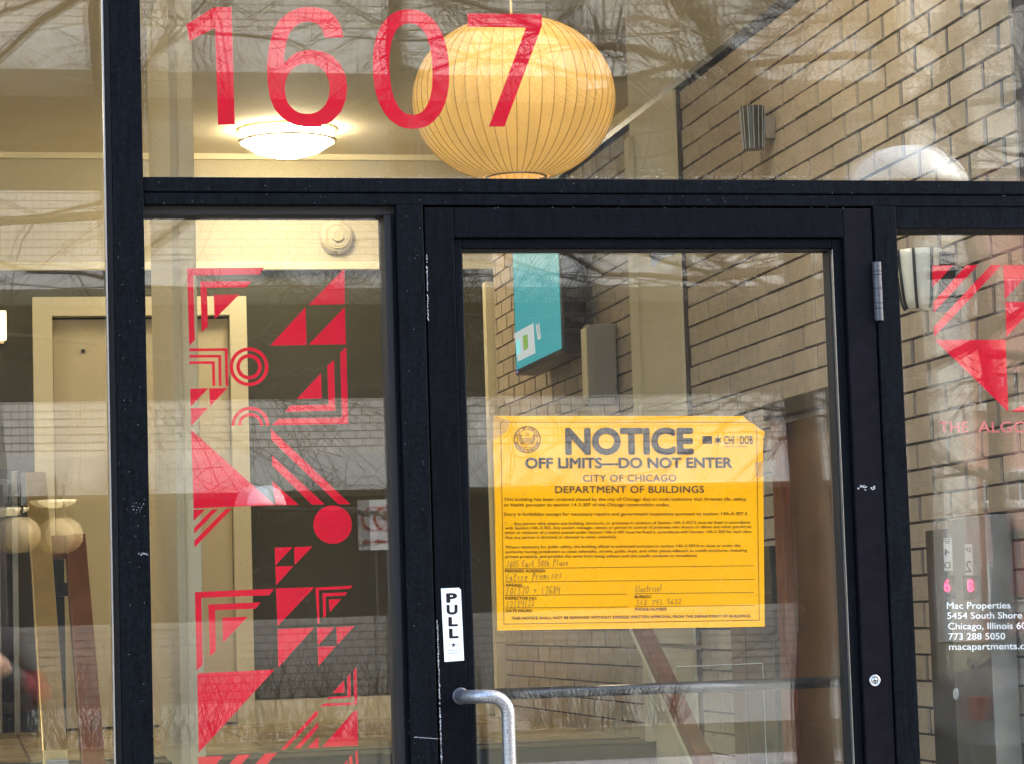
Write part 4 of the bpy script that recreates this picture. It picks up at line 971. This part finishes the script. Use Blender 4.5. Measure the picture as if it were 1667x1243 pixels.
# ================================================================== chipped paint, caulk and dirt on the frame
ch = MB()
rnd = random.Random(3)
def fleck(px, py, w, h, Y):
    p_ = onY(px, py, Y); s_ = 0.00125
    n_ = 5; base = []
    for k in range(n_):
        a = 2*math.pi*k/n_+rnd.random(); base.append((p_[0]+w*s_*math.cos(a)*rnd.uniform(.5, 1), Y, p_[2]+h*s_*math.sin(a)*rnd.uniform(.5, 1)))
    ch.add(base, [tuple(range(n_))])
YF = FY-0.0046
for i in range(70):
    y = rnd.uniform(410, 520); fleck(694.5+(y-410)*0.022+rnd.uniform(-1.2, 1.2)*0.6-0.5, y, 0.9, 2.2, YF)
for i in range(150):
    y = rnd.uniform(1010, 1260); fleck(711.5+(y-1010)*0.030+rnd.uniform(-0.8, 0.8), y, rnd.uniform(0.5, 1.1), rnd.uniform(1.5, 4), YF)
for i in range(60):
    y = rnd.uniform(5, 290); fleck(234.3+y*0.006, y, 0.6, 3, -0.03)
for i in range(26): fleck(674+i*1.55, 1199+i*0.12+rnd.uniform(-.4, .4), 1.2, 0.6, YF)
for i in range(16): fleck(rnd.uniform(700, 1380), rnd.uniform(336, 338)-0.5, 1.0, 0.4, FY-0.0006)
for i in range(55): fleck(rnd.choice([rnd.uniform(192, 240), rnd.uniform(655, 690)]), rnd.uniform(0 if i < 20 else 350, 1243), 0.5, 0.6, FY-0.0165)
for i in range(45): fleck(rnd.uniform(240, 1660), rnd.uniform(295, 330), 0.5, 0.6, FY-0.0046)
for i in range(18): fleck(rnd.uniform(1392, 1425), 793+rnd.uniform(-4, 4), 2.5, 1.2, FY-0.0006)
for i in range(26): fleck(rnd.gauss(222, 10), rnd.gauss(824, 5), rnd.uniform(.3, .8), rnd.uniform(.3, .8), FY-0.0165)
for i in range(30): fleck(rnd.uniform(225, 240), 901+rnd.gauss(0, 1.2), 1.2, 0.4, FY-0.0165)
cho = ch.build('paint_chips', chip, None, org=(0.8, FY, 1.2)); tag(cho, 'pale paint chips and caulk specks along the door gap and frame', 'paint chips', kind='stuff')
# grime on the pane above the transom
gm = MB()
for i in range(1500):
    px = rnd.uniform(235, 1660); py = 288.5-abs(rnd.gauss(0, 1))*rnd.choice([1.2, 1.2, 3, 9]); 
    if py < 120: continue
    p_ = onY(px, py, -0.002); r_ = rnd.uniform(0.0002, 0.0009); z_ = r_*rnd.uniform(0.5, 1.4)
    gm.add([(p_[0]-r_, -0.002, p_[2]), (p_[0], -0.002, p_[2]-z_), (p_[0]+r_, -0.002, p_[2]), (p_[0], -0.002, p_[2]+z_)], [(0, 1, 2, 3)])
g_o = gm.build('window_grime', mat('dried_water_spots', (0.62, 0.60, 0.52), rough=0.9), None, org=(1.2, 0, 2.33)); tag(g_o, 'dried specks of dirt along the bottom edge of the upper pane', 'dirt', kind='stuff')
struct(bx('caulk_line', mat('aged_caulk', (0.42, 0.38, 0.30), rough=0.9, var=0.5, vscale=90), (xm1+0.001, -0.006, zt1+0.0002), (4.1, -0.001, zt1+0.0032), None))

# ================================================================== apartment building round the lobby
ab = thing('apartment_building', 'brick apartment building whose glazed entrance this is', 'building', (0, 0, 0)); ab['kind'] = 'structure'
bx('wall', ownbrick, (-16, -0.02, 3.625), (18, 6.6, 10.0), ab)
bx('wall', ownbrick, (-16, -0.02, 0.0), (-3.42, 6.6, 3.62), ab); bx('wall', ownbrick, (4.22, -0.02, 0.0), (18, 6.6, 3.62), ab)
bx('wall', ownbrick, (-3.42, 6.31, 0.0), (4.22, 6.6, 3.62), ab)
bx('plinth', conc, (-3.42, 0.06, -0.3), (4.22, 6.3, 0.029), ab)

# ================================================================== across the street (mirrored in the glass)
fb = thing('tan_apartment_block', 'long tan brick apartment block with open galleries across the street', 'building', (0, -28, 0))
FX0, FX1 = -22.0, onY(1452, 300, 28)[0]
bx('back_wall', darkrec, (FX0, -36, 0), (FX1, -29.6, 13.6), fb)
lv = [(1.50, 3.13), (4.32, 5.75), (7.03, 8.58), (10.3, 11.9)]    # gallery openings
bands = [('parapet', course_brick('far_darkened_brickwork', (0.26, 0.25, 0.22), (0.22, 0.21, 0.19), (0.08, 0.07, 0.06), h=0.10), 0.45, 1.50, -28.0), ('slab', conc, 3.13, 3.62, -27.9), ('parapet', tanbrick, 3.62, 4.32, -28.0), ('slab', conc, 5.75, 6.14, -27.9), ('parapet', tanbrick, 6.14, 7.03, -28.0),  # lowest parapet brick darkened so its reflection stays faint
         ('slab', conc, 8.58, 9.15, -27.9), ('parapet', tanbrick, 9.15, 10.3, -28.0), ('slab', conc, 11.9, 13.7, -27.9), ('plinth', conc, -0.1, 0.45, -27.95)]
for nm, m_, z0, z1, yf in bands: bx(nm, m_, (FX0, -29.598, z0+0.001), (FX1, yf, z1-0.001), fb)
X = onY(1438, 150, 28)[0]; bx('pier', conc, (X, -29.0, 6.15), (onY(1515, 150, 28)[0], -27.82, 13.69), fb)
for X in (-19, -12.5, -6):
    bx('pier', conc, (X, -29.0, -0.09), (X+0.55, -27.82, 13.69), fb)
X = onY(945, 60, 28)[0]; bx('pier', conc, (X, -29.0, 8.4), (X+0.32, -27.82, 13.69), fb)
for (z0, z1) in lv:
    X = FX0+0.8
    while X < FX1-1.6:
        w = 1.25
        f_ = bx('window', bronze, (X, -29.597, z0+0.05), (X+w, -29.56, z1-0.12), fb)
        bx('glazing', darkglass, (X+0.06, -29.559, z0+0.11), (X+w/2-0.03, -29.552, z1-0.18), f_); bx('glazing', darkglass, (X+w/2+0.03, -29.559, z0+0.11), (X+w-0.06, -29.552, z1-0.18), f_)
        X += 3.3
# street furniture: half globe lamps
lampw = mat('lit_white_globe', (0.62, 0.67, 0.70), rough=0.3, emit=(0.80, 0.92, 1.0), estr=0.11)
def street_lamp(p, r, label, arm=1, fl=1.05):
    t = thing('street_lamp', label, 'street lamp', (p[0]+arm*1.2, p[1], 0))
    prof = [(r*math.cos(a), r*fl*math.sin(a)) for a in np.linspace(0, math.pi/2, 12)]
    MB().lathe([(0, 0)]+prof, p, 32).build('dome', lampw, t, smooth=True)
    MB().lathe([(r*1.03, -0.03), (r*1.03, 0.0), (0, 0.001)], p, 32).build('rim', bronze, t)
    X = p[0]+arm*1.2
    MB().tube([(X, p[1], 0), (X, p[1], p[2]-0.15)], [0.08, 0.05], 10).build('pole', bronze, t, smooth=True)
    MB().tube([(X, p[1], p[2]-0.15), (X-arm*0.4, p[1], p[2]-0.05), (p[0], p[1], p[2]-0.035)], 0.02, 8).build('arm', bronze, t, smooth=True)
q = mir(433, 822, 17); street_lamp(q, 0.168, 'street lamp with small white half globe on the far kerb', 1)
q = mir(1480, 305, 8.2); street_lamp(q, 0.325, 'street lamp with large white half globe near the kerb', 1, 0.72)
# lit porch globes opposite
for (px, py, lb) in ((35, 870, 'left of two warm porch globes across the street'), (104, 871, 'right of two warm porch globes across the street')):
    q = mir(px, py, 27); t = thing('porch_globe', lb, 'lamp', q, 'warm porch globes across the street')
    MB().lathe([(0.23*math.sin(a), 0.22*math.cos(a)) for a in np.linspace(0, math.pi, 18)], q, 28).build('globe', mat('lit_warm_globe', (0.35, 0.27, 0.14), emit=(1.0, 0.66, 0.26), estr=0.10), t, smooth=True)
    MB().tube([(q[0], q[1], q[2]+0.21), (q[0], q[1], q[2]+0.62), (q[0], q[1]-1.1, q[2]+0.62)], 0.02, 6).build('bracket', bronze, t)
for (px, py, lb) in ((15, 829, 'left of two dish shaped porch lamps across the street'), (92, 816, 'right of two dish shaped porch lamps across the street')):
    q = mir(px, py, 27.2); t = thing('porch_dish_lamp', lb, 'lamp', q, 'dish porch lamps across the street')
    MB().lathe([(0, -0.08), (0.12, -0.07), (0.22, -0.02), (0.24, 0.02), (0, 0.03)], q, 24).build('diffuser', mat('lit_warm_dish', (0.9, 0.8, 0.5), emit=(1.0, 0.82, 0.45), estr=0.25), t, smooth=True)
    MB().tube([(q[0], q[1], q[2]+0.03), (q[0], q[1], q[2]+0.3), (q[0], q[1]-0.75, q[2]+0.3)], 0.02, 6).build('bracket', bronze, t)
# no parking sign
q = mir(629, 853, 17.8)
ns = thing('no_parking_sign', 'white no parking sign with red ring and arrow on the far kerb', 'sign', (q[0], q[1], 0))
swm = mat('white_sign_sheet', (0.75, 0.76, 0.74), rough=0.4); srd = mat('sign_red', (0.45, 0.02, 0.02), rough=0.4)
hw_, hh_ = 0.15, 0.225
rr_ = MB().box((q[0]-hw_, q[1]-0.002, q[2]-hh_), (q[0]+hw_, q[1], q[2]+hh_)).build('plate', swm, ns, bevel=0.0)
def ring(cx_, cz_, r0, r1, Y, m, par, nm='ring', n_=32):
    mb = MB(); v = []; 
    for i in range(n_):
        a = 2*math.pi*i/n_; v += [(cx_+r0*math.cos(a), Y, cz_+r0*math.sin(a)), (cx_+r1*math.cos(a), Y, cz_+r1*math.sin(a))]
    mb.add(v, [(2*i, 2*i+1, (2*i+3) % (2*n_), (2*i+2) % (2*n_)) for i in range(n_)]); return mb.build(nm, m, par)
yq = q[1]+0.003
ring(q[0], q[2]+0.055, 0.095, 0.118, yq, srd, ns)
text('P', (q[0]+0.045, yq+0.001, q[2]-0.01), (q[0]-0.045, yq+0.001, q[2]-0.01), 0.13, ink, ns, nrm=(0, 1, 0), bold=0.03)
MB().add([(q[0]-0.085, yq+0.002, q[2]+0.125), (q[0]-0.07, yq+0.002, q[2]+0.14), (q[0]+0.085, yq+0.002, q[2]-0.015), (q[0]+0.07, yq+0.002, q[2]-0.03)], [(0, 1, 2, 3)]).build('slash', srd, ns)
MB().add([(q[0]-0.12, yq, q[2]-0.15), (q[0]-0.07, yq, q[2]-0.115), (q[0]-0.07, yq, q[2]-0.14), (q[0]+0.1, yq, q[2]-0.14), (q[0]+0.1, yq, q[2]-0.16), (q[0]-0.07, yq, q[2]-0.16), (q[0]-0.07, yq, q[2]-0.185)], [tuple(range(7))]).build('arrow', srd, ns)
MB().tube([(q[0], q[1]-0.03, 0), (q[0], q[1]-0.03, q[2]+0.25)], 0.025, 8).build('post', hinge_m, ns)

# red brick block further along the street
rbk = thing('red_brick_block', 'red brick apartment block with white sash windows further down the street', 'building', (50, -84, 0))
wx = [onY(px, 620, 84)[0] for px in (1548, 1606, 1664)]
Xl, Xr = onY(1500, 600, 84)[0], 60.0
bx('wall', redbrick, (Xl, -95, -0.1), (Xr, -84, 17.4), rbk)
bx('cornice', limes, (Xl-0.3, -95.2, 17.401), (Xr+0.3, -83.6, 18.2), rbk)
rows = [onY(1600, py, 84)[2] for py in (478, 632, 790, 945)]
step = wx[1]-wx[0]
bx('band_course', limes, (Xl, -83.999, rows[3]-1.2), (Xr, -83.9, rows[3]-0.9), rbk)
proto = None
for ri, z in enumerate(rows):
    for ci in range(-1, 9):
        X = wx[0]+ci*step
        if X-0.6 < Xl or X+0.6 > Xr: continue
        hgt, wd_ = 0.60, 0.37
        w_o = bx('window', whitep, (X-wd_, -83.999, z-hgt), (X+wd_, -83.9, z+hgt), rbk)
        bx('upper_sash', darkglass, (X-wd_+0.08, -83.899, z+0.03), (X+wd_-0.08, -83.88, z+hgt-0.09), w_o); bx('lower_sash', darkglass, (X-wd_+0.08, -83.899, z-hgt+0.08), (X+wd_-0.08, -83.88, z-0.03), w_o)
        bx('window_sill', limes, (X-wd_-0.15, -83.999, z-hgt-0.22), (X+wd_+0.15, -83.7, z-hgt-0.001), rbk)
bx('bay', limes, (Xl+0.3, -84, 0), (Xl+1.6, -83.2, 15), rbk)
bx('banner', mat('dark_red_banner', (0.20, 0.02, 0.03), rough=0.7), (wx[2]-1.2, -83.6, rows[3]-0.6), (wx[2]+0.4, -83.55, rows[3]+2.2), rbk)

tw_ = thing('backdrop_tower', 'added pale stone tower as backdrop far behind the red brick block', 'building', (60, -120, 0))  # added tower, gives the mirrored sky patch a warm pale tone
T0, T1 = onY(1470, 300, 120)[0], onY(1470, 300, 120)[0]+32
bx('wall', mat('warm_grey_stone', (0.44, 0.40, 0.34), rough=0.9, var=0.15, vscale=0.4), (T0, -134, -0.1), (T1, -120, 58), tw_)
for ri in range(16):
    for ci in range(9):
        X = T0+1.6+ci*3.4; Z = 4+ri*3.3
        f_ = bx('window', limes, (X, -119.999, Z), (X+1.5, -119.9, Z+1.9), tw_)
        bx('pane', darkglass, (X+0.12, -119.899, Z+0.12), (X+1.38, -119.88, Z+1.78), f_)

# ================================================================== bare trees
def grow(mb, tw, p, d, L_, r_, depth, rg, bend=0.16, up=0.04, tmin=0.0045):
    n_ = 4 if depth > 1 else 3
    pts = [p]; rs = [r_]; dd = d.normalized()
    for i in range(n_):
        dd = (dd+Vector((rg.gauss(0, bend), rg.gauss(0, bend), rg.gauss(0, bend)+up))).normalized()
        pts.append(pts[-1]+dd*L_/n_); rs.append(r_*(1-0.38*(i+1)/n_))
    (mb if r_ > 0.02 else tw).tube(pts, rs, 7 if r_ > 0.04 else (4 if r_ > 0.008 else 3), caps=False)
    if depth == 0: return
    nb = rg.choice((3, 4, 4)) if depth > 1 else rg.choice((2, 3, 4))
    for k in range(nb):
        u = rg.uniform(0.3, 1.0); i = min(int(u*n_), n_-1); q_ = pts[i].lerp(pts[i+1], u*n_-i)
        ax = Vector((rg.gauss(0, 1), rg.gauss(0, 1), rg.gauss(0, 1))).cross(dd).normalized()
        nd = (Matrix.Rotation(rg.uniform(0.45, 1.15), 3, ax) @ dd)
        grow(mb, tw, q_, nd, L_*rg.uniform(0.55, 0.8), max(rs[i]*rg.uniform(0.42, 0.62), tmin), depth-1, rg, bend, up, tmin)
    grow(mb, tw, pts[-1], dd, L_*0.72, max(rs[-1]*0.85, tmin), depth-1, rg, bend, up, tmin)
def tree(label, path, radii, seed, depth=4, L_=2.2, nlimb=7, start=0.35, tmin=0.0045, lo=-0.05, group='bare trees along the street'):
    rg = random.Random(seed); path = [Vector(q_) for q_ in path]
    t = thing('bare_tree', label, 'tree', tuple(path[0]), group)
    mb = MB(); tw = MB(); fine = []
    pts = []; rs = []
    for i in range(len(path)-1):
        for k in range(4):
            u = k/4; pts.append(path[i].lerp(path[i+1], u)+Vector((rg.gauss(0, .02), rg.gauss(0, .02), 0))); rs.append(radii[i]*(1-u)+radii[i+1]*u)
    pts.append(path[-1]); rs.append(radii[-1])
    mb.tube(pts, rs, 12, caps=True)
    limb = MB()
    for k in range(nlimb):
        u = start+(1-start)*(k+rg.random()*0.6)/nlimb; u = min(u, 0.99); f_i = u*(len(pts)-1); i = int(f_i); q_ = pts[i].lerp(pts[i+1], f_i-i)
        a = k*2.4+rg.random(); d = Vector((math.cos(a), math.sin(a), rg.uniform(lo, 0.55)))
        grow(limb, tw, q_, d, L_*rg.uniform(0.75, 1.2), max(rs[i]*0.42, 0.02), depth, rg, 0.17, 0.02, tmin)
    mb.build('trunk', bark, t, smooth=True)
    if limb.v: limb.build('limbs', bark, t, smooth=True)
    c_ = tw.build('twigs', twig, t); c_['kind'] = 'stuff'
    return t
def V3(px, py, D_): return mir(px, py, D_)
b0 = V3(1330, 1240, 10); g0 = (b0[0], -10, 0)
tree('nearest bare tree with a forked leaning trunk by the near kerb', [g0, V3(1322, 900, 10), V3(1306, 560, 10), V3(1295, 250, 10), V3(1210, 120, 10.3), V3(1080, -60, 10.6), V3(960, -330, 11)], [0.13, 0.115, 0.10, 0.095, 0.085, 0.075, 0.05], 5, depth=3, L_=2.1, nlimb=7, start=0.55)
b0 = V3(1640, 1200, 16.9); 
tree('bare tree at the right across the street', [(b0[0], -16.9, 0), V3(1635, 800, 16.9), V3(1600, 480, 16.9), V3(1560, 120, 17.0), V3(1545, -200, 17.2)], [0.15, 0.12, 0.10, 0.10, 0.07], 11, depth=3, L_=2.4, nlimb=10, start=0.18, tmin=0.006)
tA, tB, tC = onY(208, 600, 12)[0], onY(690, 600, 13)[0], onY(1491, 600, 11)[0]
for (x_, y_, sd_, h_, L_, lb, tm, st_) in ((tA, -12, 21, 8.0, 2.0, 'bare street tree on the near kerb, furthest left', 0.0036, 0.42), (tB, -13, 33, 8.5, 2.1, 'bare street tree on the near kerb, second from the left', 0.0036, 0.45),
        (tC, -11, 47, 8.0, 1.9, 'bare street tree on the near kerb, furthest right', 0.0034, 0.30), (0.3, -20.5, 35, 10.5, 2.4, 'bare tree before the left part of the tan block', 0.006, 0.5),
        (15.5, -30, 51, 12, 2.8, 'bare tree between the two apartment blocks', 0.010, 0.2)):
    tree(lb, [(x_, y_, 0), (x_+0.02, y_, 3), (x_-0.15, y_+0.1, 5.5), (x_+0.1, y_, h_)], [0.13, 0.10, 0.08, 0.03], sd_, depth=3, L_=L_*1.15, nlimb=9, start=st_, tmin=tm, lo=-0.25)
# hedges on the parapets
hd = MB(); rg = random.Random(8)
for i in range(300):
    x_ = rg.uniform(-2, 9); 
    for k in range(2):
        p_ = Vector((x_, -27.3+rg.uniform(-.3, .3), 0.0)); d = Vector((rg.gauss(0, .45), rg.gauss(0, .3), 1)).normalized(); L_ = rg.uniform(0.6, 1.25)
        hd.tube([p_, p_+d*L_*0.5, p_+d*L_+Vector((rg.gauss(0, .12), 0, 0))], [0.012, 0.008, 0.004], 3, caps=False)
ho = hd.build('hedge', twig, None, org=(4, -27.3, 0)); tag(ho, 'leafless hedge along the foot of the tan block', 'hedge', kind='stuff')
iv = MB()
for zc, xr in ((3.13, (1.5, 8.5)), (8.58, (-2, 4)), (5.75, (3, 8))):
    for i in range(60):
        x_ = rg.uniform(*xr); p_ = Vector((x_, -27.86, zc+rg.uniform(-.02, .05))); pts = [p_]
        d = Vector((rg.choice((-1, 1))*rg.uniform(.2, 1), 0, rg.uniform(0, 1))).normalized()
        for k in range(6):
            d = (d+Vector((rg.gauss(0, .4), 0, rg.gauss(0.05, .4)))).normalized(); q_ = pts[-1]+d*rg.uniform(.06, .16); q_.z = max(q_.z, zc-0.03); q_.y = -27.86; pts.append(q_)
        iv.tube(pts, [0.009, 0.008, 0.007, 0.006, 0.005, 0.004, 0.003], 3, caps=False)
io = iv.build('bare_vines', twig, None, org=(4, -27.8, 3)); tag(io, 'bare creeper stems on the pale slabs of the tan block', 'vines', kind='stuff')

# ================================================================== parked car across the street
def car(x, y, label):
    t = thing('parked_car', label, 'car', (x, y, 0))
    paint = mat('dark_grey_car_paint', (0.06, 0.07, 0.075), rough=0.25, coat=0.6, metal=0.2)
    prof = [(-2.2, 0.30), (2.15, 0.30), (2.25, 0.62), (2.05, 0.86), (1.15, 0.98), (0.45, 1.42), (-1.05, 1.46), (-1.75, 1.02), (-2.2, 0.92), (-2.28, 0.6)]
    mb = MB(); n_ = len(prof)
    for yy, sc_ in ((-0.86, 0.0), (-0.80, 1.0), (0.80, 1.0), (0.86, 0.0)):
        for (a, b) in prof:
            zz = b if sc_ else (b if b < 0.95 else 0.95+(b-0.95)*0.9); mb.v.append((x+a*(0.985 if not sc_ else 1), y+yy*(1 if b < 1.0 else 0.78), zz))
    for k in range(3):
        for i in range(n_): mb.f.append((k*n_+i, k*n_+(i+1) % n_, (k+1)*n_+(i+1) % n_, (k+1)*n_+i))
    mb.f.append(tuple(range(n_))); mb.f.append(tuple(3*n_+i for i in range(n_)))
    mb.build('body', paint, t)
    for sy in (-1, 1):
        yy = y+sy*0.765*0.0+sy*0.70
        MB().hexa([(x-1.5, yy+sy*0.10, 1.0), (x-0.3, yy+sy*0.10, 1.0), (x-0.3, yy+sy*0.115, 1.0), (x-1.5, yy+sy*0.115, 1.0), (x-1.0, yy-sy*0.02, 1.37), (x-0.3, yy-sy*0.02, 1.38), (x-0.3, yy+sy*0.0, 1.38), (x-1.0, yy+sy*0.0, 1.37)]).build('side_window', darkglass, t)
        MB().hexa([(x-0.22, yy+sy*0.10, 1.0), (x+0.95, yy+sy*0.10, 1.0), (x+0.95, yy+sy*0.115, 1.0), (x-0.22, yy+sy*0.115, 1.0), (x-0.22, yy-sy*0.02, 1.38), (x+0.42, yy-sy*0.02, 1.36), (x+0.42, yy, 1.36), (x-0.22, yy, 1.38)]).build('side_window', darkglass, t)
        for sx in (-1.35, 1.38):
            MB().lathe([(0, -0.1), (0.31, -0.1), (0.33, -0.05), (0.33, 0.05), (0.31, 0.1), (0, 0.1)], (x+sx, y+sy*0.80, 0.30), 24, 'y').build('wheel', black, t)
            MB().lathe([(0, 0.0), (0.18, 0.0), (0.19, -0.02*sy)], (x+sx, y+sy*0.905, 0.30), 20, 'y').build('rim', silver, t)
        bx('headlight', sticker, (x+2.12, y+sy*0.5, 0.68), (x+2.24, y+sy*0.78, 0.80), t); bx('tail_light', srd, (x-2.27, y+sy*0.5, 0.74), (x-2.2, y+sy*0.78, 0.88), t)
    MB().hexa([(x+0.50, y-0.6, 1.37), (x+1.10, y-0.68, 1.01), (x+1.12, y-0.68, 1.02), (x+0.52, y-0.6, 1.385), (x+0.50, y+0.6, 1.37), (x+1.10, y+0.68, 1.01), (x+1.12, y+0.68, 1.02), (x+0.52, y+0.6, 1.385)]).build('windscreen', darkglass, t)
    return t
car(8.2, -10.3, 'dark grey car parked at the near kerb behind the photographer')

# ================================================================== photographer
def skin_body(name, verts, edges, rad_, root, parent, m, org, sub=2):
    me = bpy.data.meshes.new(name); me.from_pydata([tuple(np.array(v)-org) for v in verts], edges, [])
    o = bpy.data.objects.new(name, me); COL.objects.link(o)
    md = o.modifiers.new('s', 'SKIN'); md.use_smooth_shade = True
    lay = me.skin_vertices[0] if me.skin_vertices else None
    if lay is None:
        bpy.context.view_layer.update(); lay = me.skin_vertices[0]
    for i, r__ in enumerate(rad_):
        lay.data[i].radius = r__ if isinstance(r__, tuple) else (r__, r__); lay.data[i].use_root = (i == root)
    s2 = o.modifiers.new('u', 'SUBSURF'); s2.levels = sub; s2.render_levels = sub
    dg = bpy.context.evaluated_depsgraph_get(); dg.update(); m2 = bpy.data.meshes.new_from_object(o.evaluated_get(dg)); bpy.data.objects.remove(o)
    m2.materials.clear(); m2.name = name
    for q_ in m: m2.materials.append(q_)
    for p_ in m2.polygons: p_.use_smooth = True
    return link(m2, name, parent, org)
PX, PYc = -0.02, -5.52
pe = thing('person', 'person in a dark and red jacket holding up a phone, mirrored at the lower left', 'person', (PX, PYc, 0))
org = np.array([PX, PYc, 0])
vs = [(0,0,.95),(0,0,1.15),(0,0.01,1.36),(0,0.02,1.46),(0,0.03,1.54),          # 0 pelvis .. 4 head base
      (.19,0.0,1.40),(.31,.06,1.17),(.13,.36,1.33),(.07,.42,1.40),                # 5 r shoulder, elbow, wrist, hand
      (-.19,0.0,1.40),(-.31,.06,1.17),(-.11,.36,1.33),(-.05,.42,1.40),            # 9 l
      (.10,0,.88),(.12,.03,.50),(.12,-.01,.09),(.13,.16,.045),(-.10,0,.88),(-.12,.02,.50),(-.12,-.02,.09),(-.13,.15,.045)]
ed_ = [(0,1),(1,2),(2,3),(3,4),(2,5),(5,6),(6,7),(7,8),(2,9),(9,10),(10,11),(11,12),(0,13),(13,14),(14,15),(15,16),(0,17),(17,18),(18,19),(19,20)]
rd_ = [(.17,.13),(.155,.12),(.16,.12),.065,.06,.085,.068,.045,.038,.085,.068,.045,.038,.10,.075,.05,.045,.10,.075,.05,.045]
coat = mat('red_coat_fabric', (0.15, 0.008, 0.016), rough=0.9, var=0.4, vscale=9); skinm = mat('skin', (0.50, 0.30, 0.21), rough=0.5); jack = mat('dark_jacket_fabric', (0.025, 0.025, 0.028), rough=0.8); trous = mat('dark_trousers', (0.02, 0.02, 0.025), rough=0.9); shoe = mat('black_boots', (0.012, 0.012, 0.012), rough=0.5)
body = skin_body('body', [(PX+a, PYc+b, c_) for a, b, c_ in vs], ed_, rd_, 0, pe, [coat, skinm, trous, shoe, jack], org)
for p_ in body.data.polygons:
    z = p_.center.z; yv = p_.center.y
    p_.material_index = 3 if z < 0.13 else (2 if z < 0.80 else (1 if (z > 1.49 and abs(p_.center.x) < .09) or yv > 0.34 else (0 if (abs(p_.center.x) > 0.25 and z < 1.30) or z < 0.98 else 4)))
# head with face
hc = np.array([PX, PYc+0.05, 1.63]); mb = MB(); nl, nm2 = 22, 28
for i in range(nl+1):
    th = math.pi*i/nl
    for k in range(nm2):
        ph = 2*math.pi*k/nm2; x = 0.078*math.sin(th)*math.cos(ph); y = 0.098*math.sin(th)*math.sin(ph); z = 0.122*math.cos(th)
        if z < -0.02: x *= 1-0.9*(-z-0.02)*2; 
        if y > 0: 
            y += 0.020*math.exp(-(x/0.012)**2-((z+0.012)/0.022)**2)-0.008*(math.exp(-((x-0.03)/0.016)**2-((z-0.012)/0.012)**2)+math.exp(-((x+0.03)/0.016)**2-((z-0.012)/0.012)**2))+0.006*math.exp(-(x/0.022)**2-((z+0.052)/0.007)**2)
        mb.v.append((hc[0]+x, hc[1]+y, hc[2]+z))
for i in range(nl):
    for k in range(nm2): a = i*nm2+k; b = i*nm2+(k+1) % nm2; mb.f.append((a, b, b+nm2, a+nm2))
hdm = mb.build('head', skinm, pe, smooth=True)
mb = MB()
for i in range(14):
    th = math.pi*0.62*i/13
    for k in range(nm2):
        ph = 2*math.pi*k/nm2; s_y = math.sin(ph); cut = 1.0 if s_y < 0.35 else 0.62
        t2 = th*cut; mb.v.append((hc[0]+0.088*math.sin(t2)*math.cos(ph), hc[1]-0.006+0.105*math.sin(t2)*s_y, hc[2]+0.008+0.128*math.cos(t2)))
for i in range(13):
    for k in range(nm2): a = i*nm2+k; b = i*nm2+(k+1) % nm2; mb.f.append((a, b, b+nm2, a+nm2))
mb.build('hair', mat('dark_hair', (0.02, 0.014, 0.01), rough=0.7), pe, smooth=True)
for sx in (-1, 1):
    MB().lathe([(0, 0.009), (0.009, 0.004), (0.010, 0), (0.009, -0.004), (0, -0.009)], hc+np.array([sx*0.03, 0.088, 0.013]), 12, 'y').build('eye', ink, pe, smooth=True)
    MB().lathe([(0, 0.006), (0.016, 0.005), (0.024, 0), (0.016, -0.005), (0, -0.006)], hc+np.array([sx*0.080, 0.0, -0.005]), 12, 'x').build('ear', skinm, pe, smooth=True)
# fingers round the phone
for sx in (-1, 1):
    hx_, hy_, hz_ = PX+sx*0.085, PYc+0.43, 1.41
    for k, (dz, ln) in enumerate(((0.030, .052), (0.011, .058), (-0.008, .055), (-0.026, .045))):
        p0 = Vector((hx_, hy_-0.01, hz_+dz)); p1 = p0+Vector((-sx*0.004, ln*0.55, 0.006)); p2 = p1+Vector((-sx*ln*0.55, ln*0.15, 0.002))
        MB().tube([p0, p0.lerp(p1, .5), p1, p1.lerp(p2, .5), p2], [.009, .0088, .0085, .008, .006], 8).build('finger', skinm, pe, smooth=True)
    p0 = Vector((hx_, hy_-0.03, hz_)); MB().tube([p0, p0+Vector((-sx*.02, .015, .03)), p0+Vector((-sx*.035, .028, .045))], [.011, .010, .007], 8).build('thumb', skinm, pe, smooth=True)
bx('bag', mat('dark_bag_fabric', (0.02, 0.02, 0.024), rough=0.8), (PX+0.04, PYc+0.12, 0.93), (PX+0.27, PYc+0.23, 1.22), pe, bevel=0.02)
MB().tube([(PX+0.06, PYc+0.15, 1.2), (PX+0.10, PYc+0.12, 1.36), (PX+0.08, PYc-0.02, 1.47), (PX-0.05, PYc-0.13, 1.30)], 0.012, 8).build('strap', MATS['dark_bag_fabric'], pe, smooth=True)
fo = thing('phone', 'dark phone held up in both hands by the photographer', 'phone', (PX, -5.03, 1.45))
bx('case', blackm, (PX-0.075, -5.032, 1.405), (PX+0.075, -5.022, 1.478), fo, bevel=0.003)
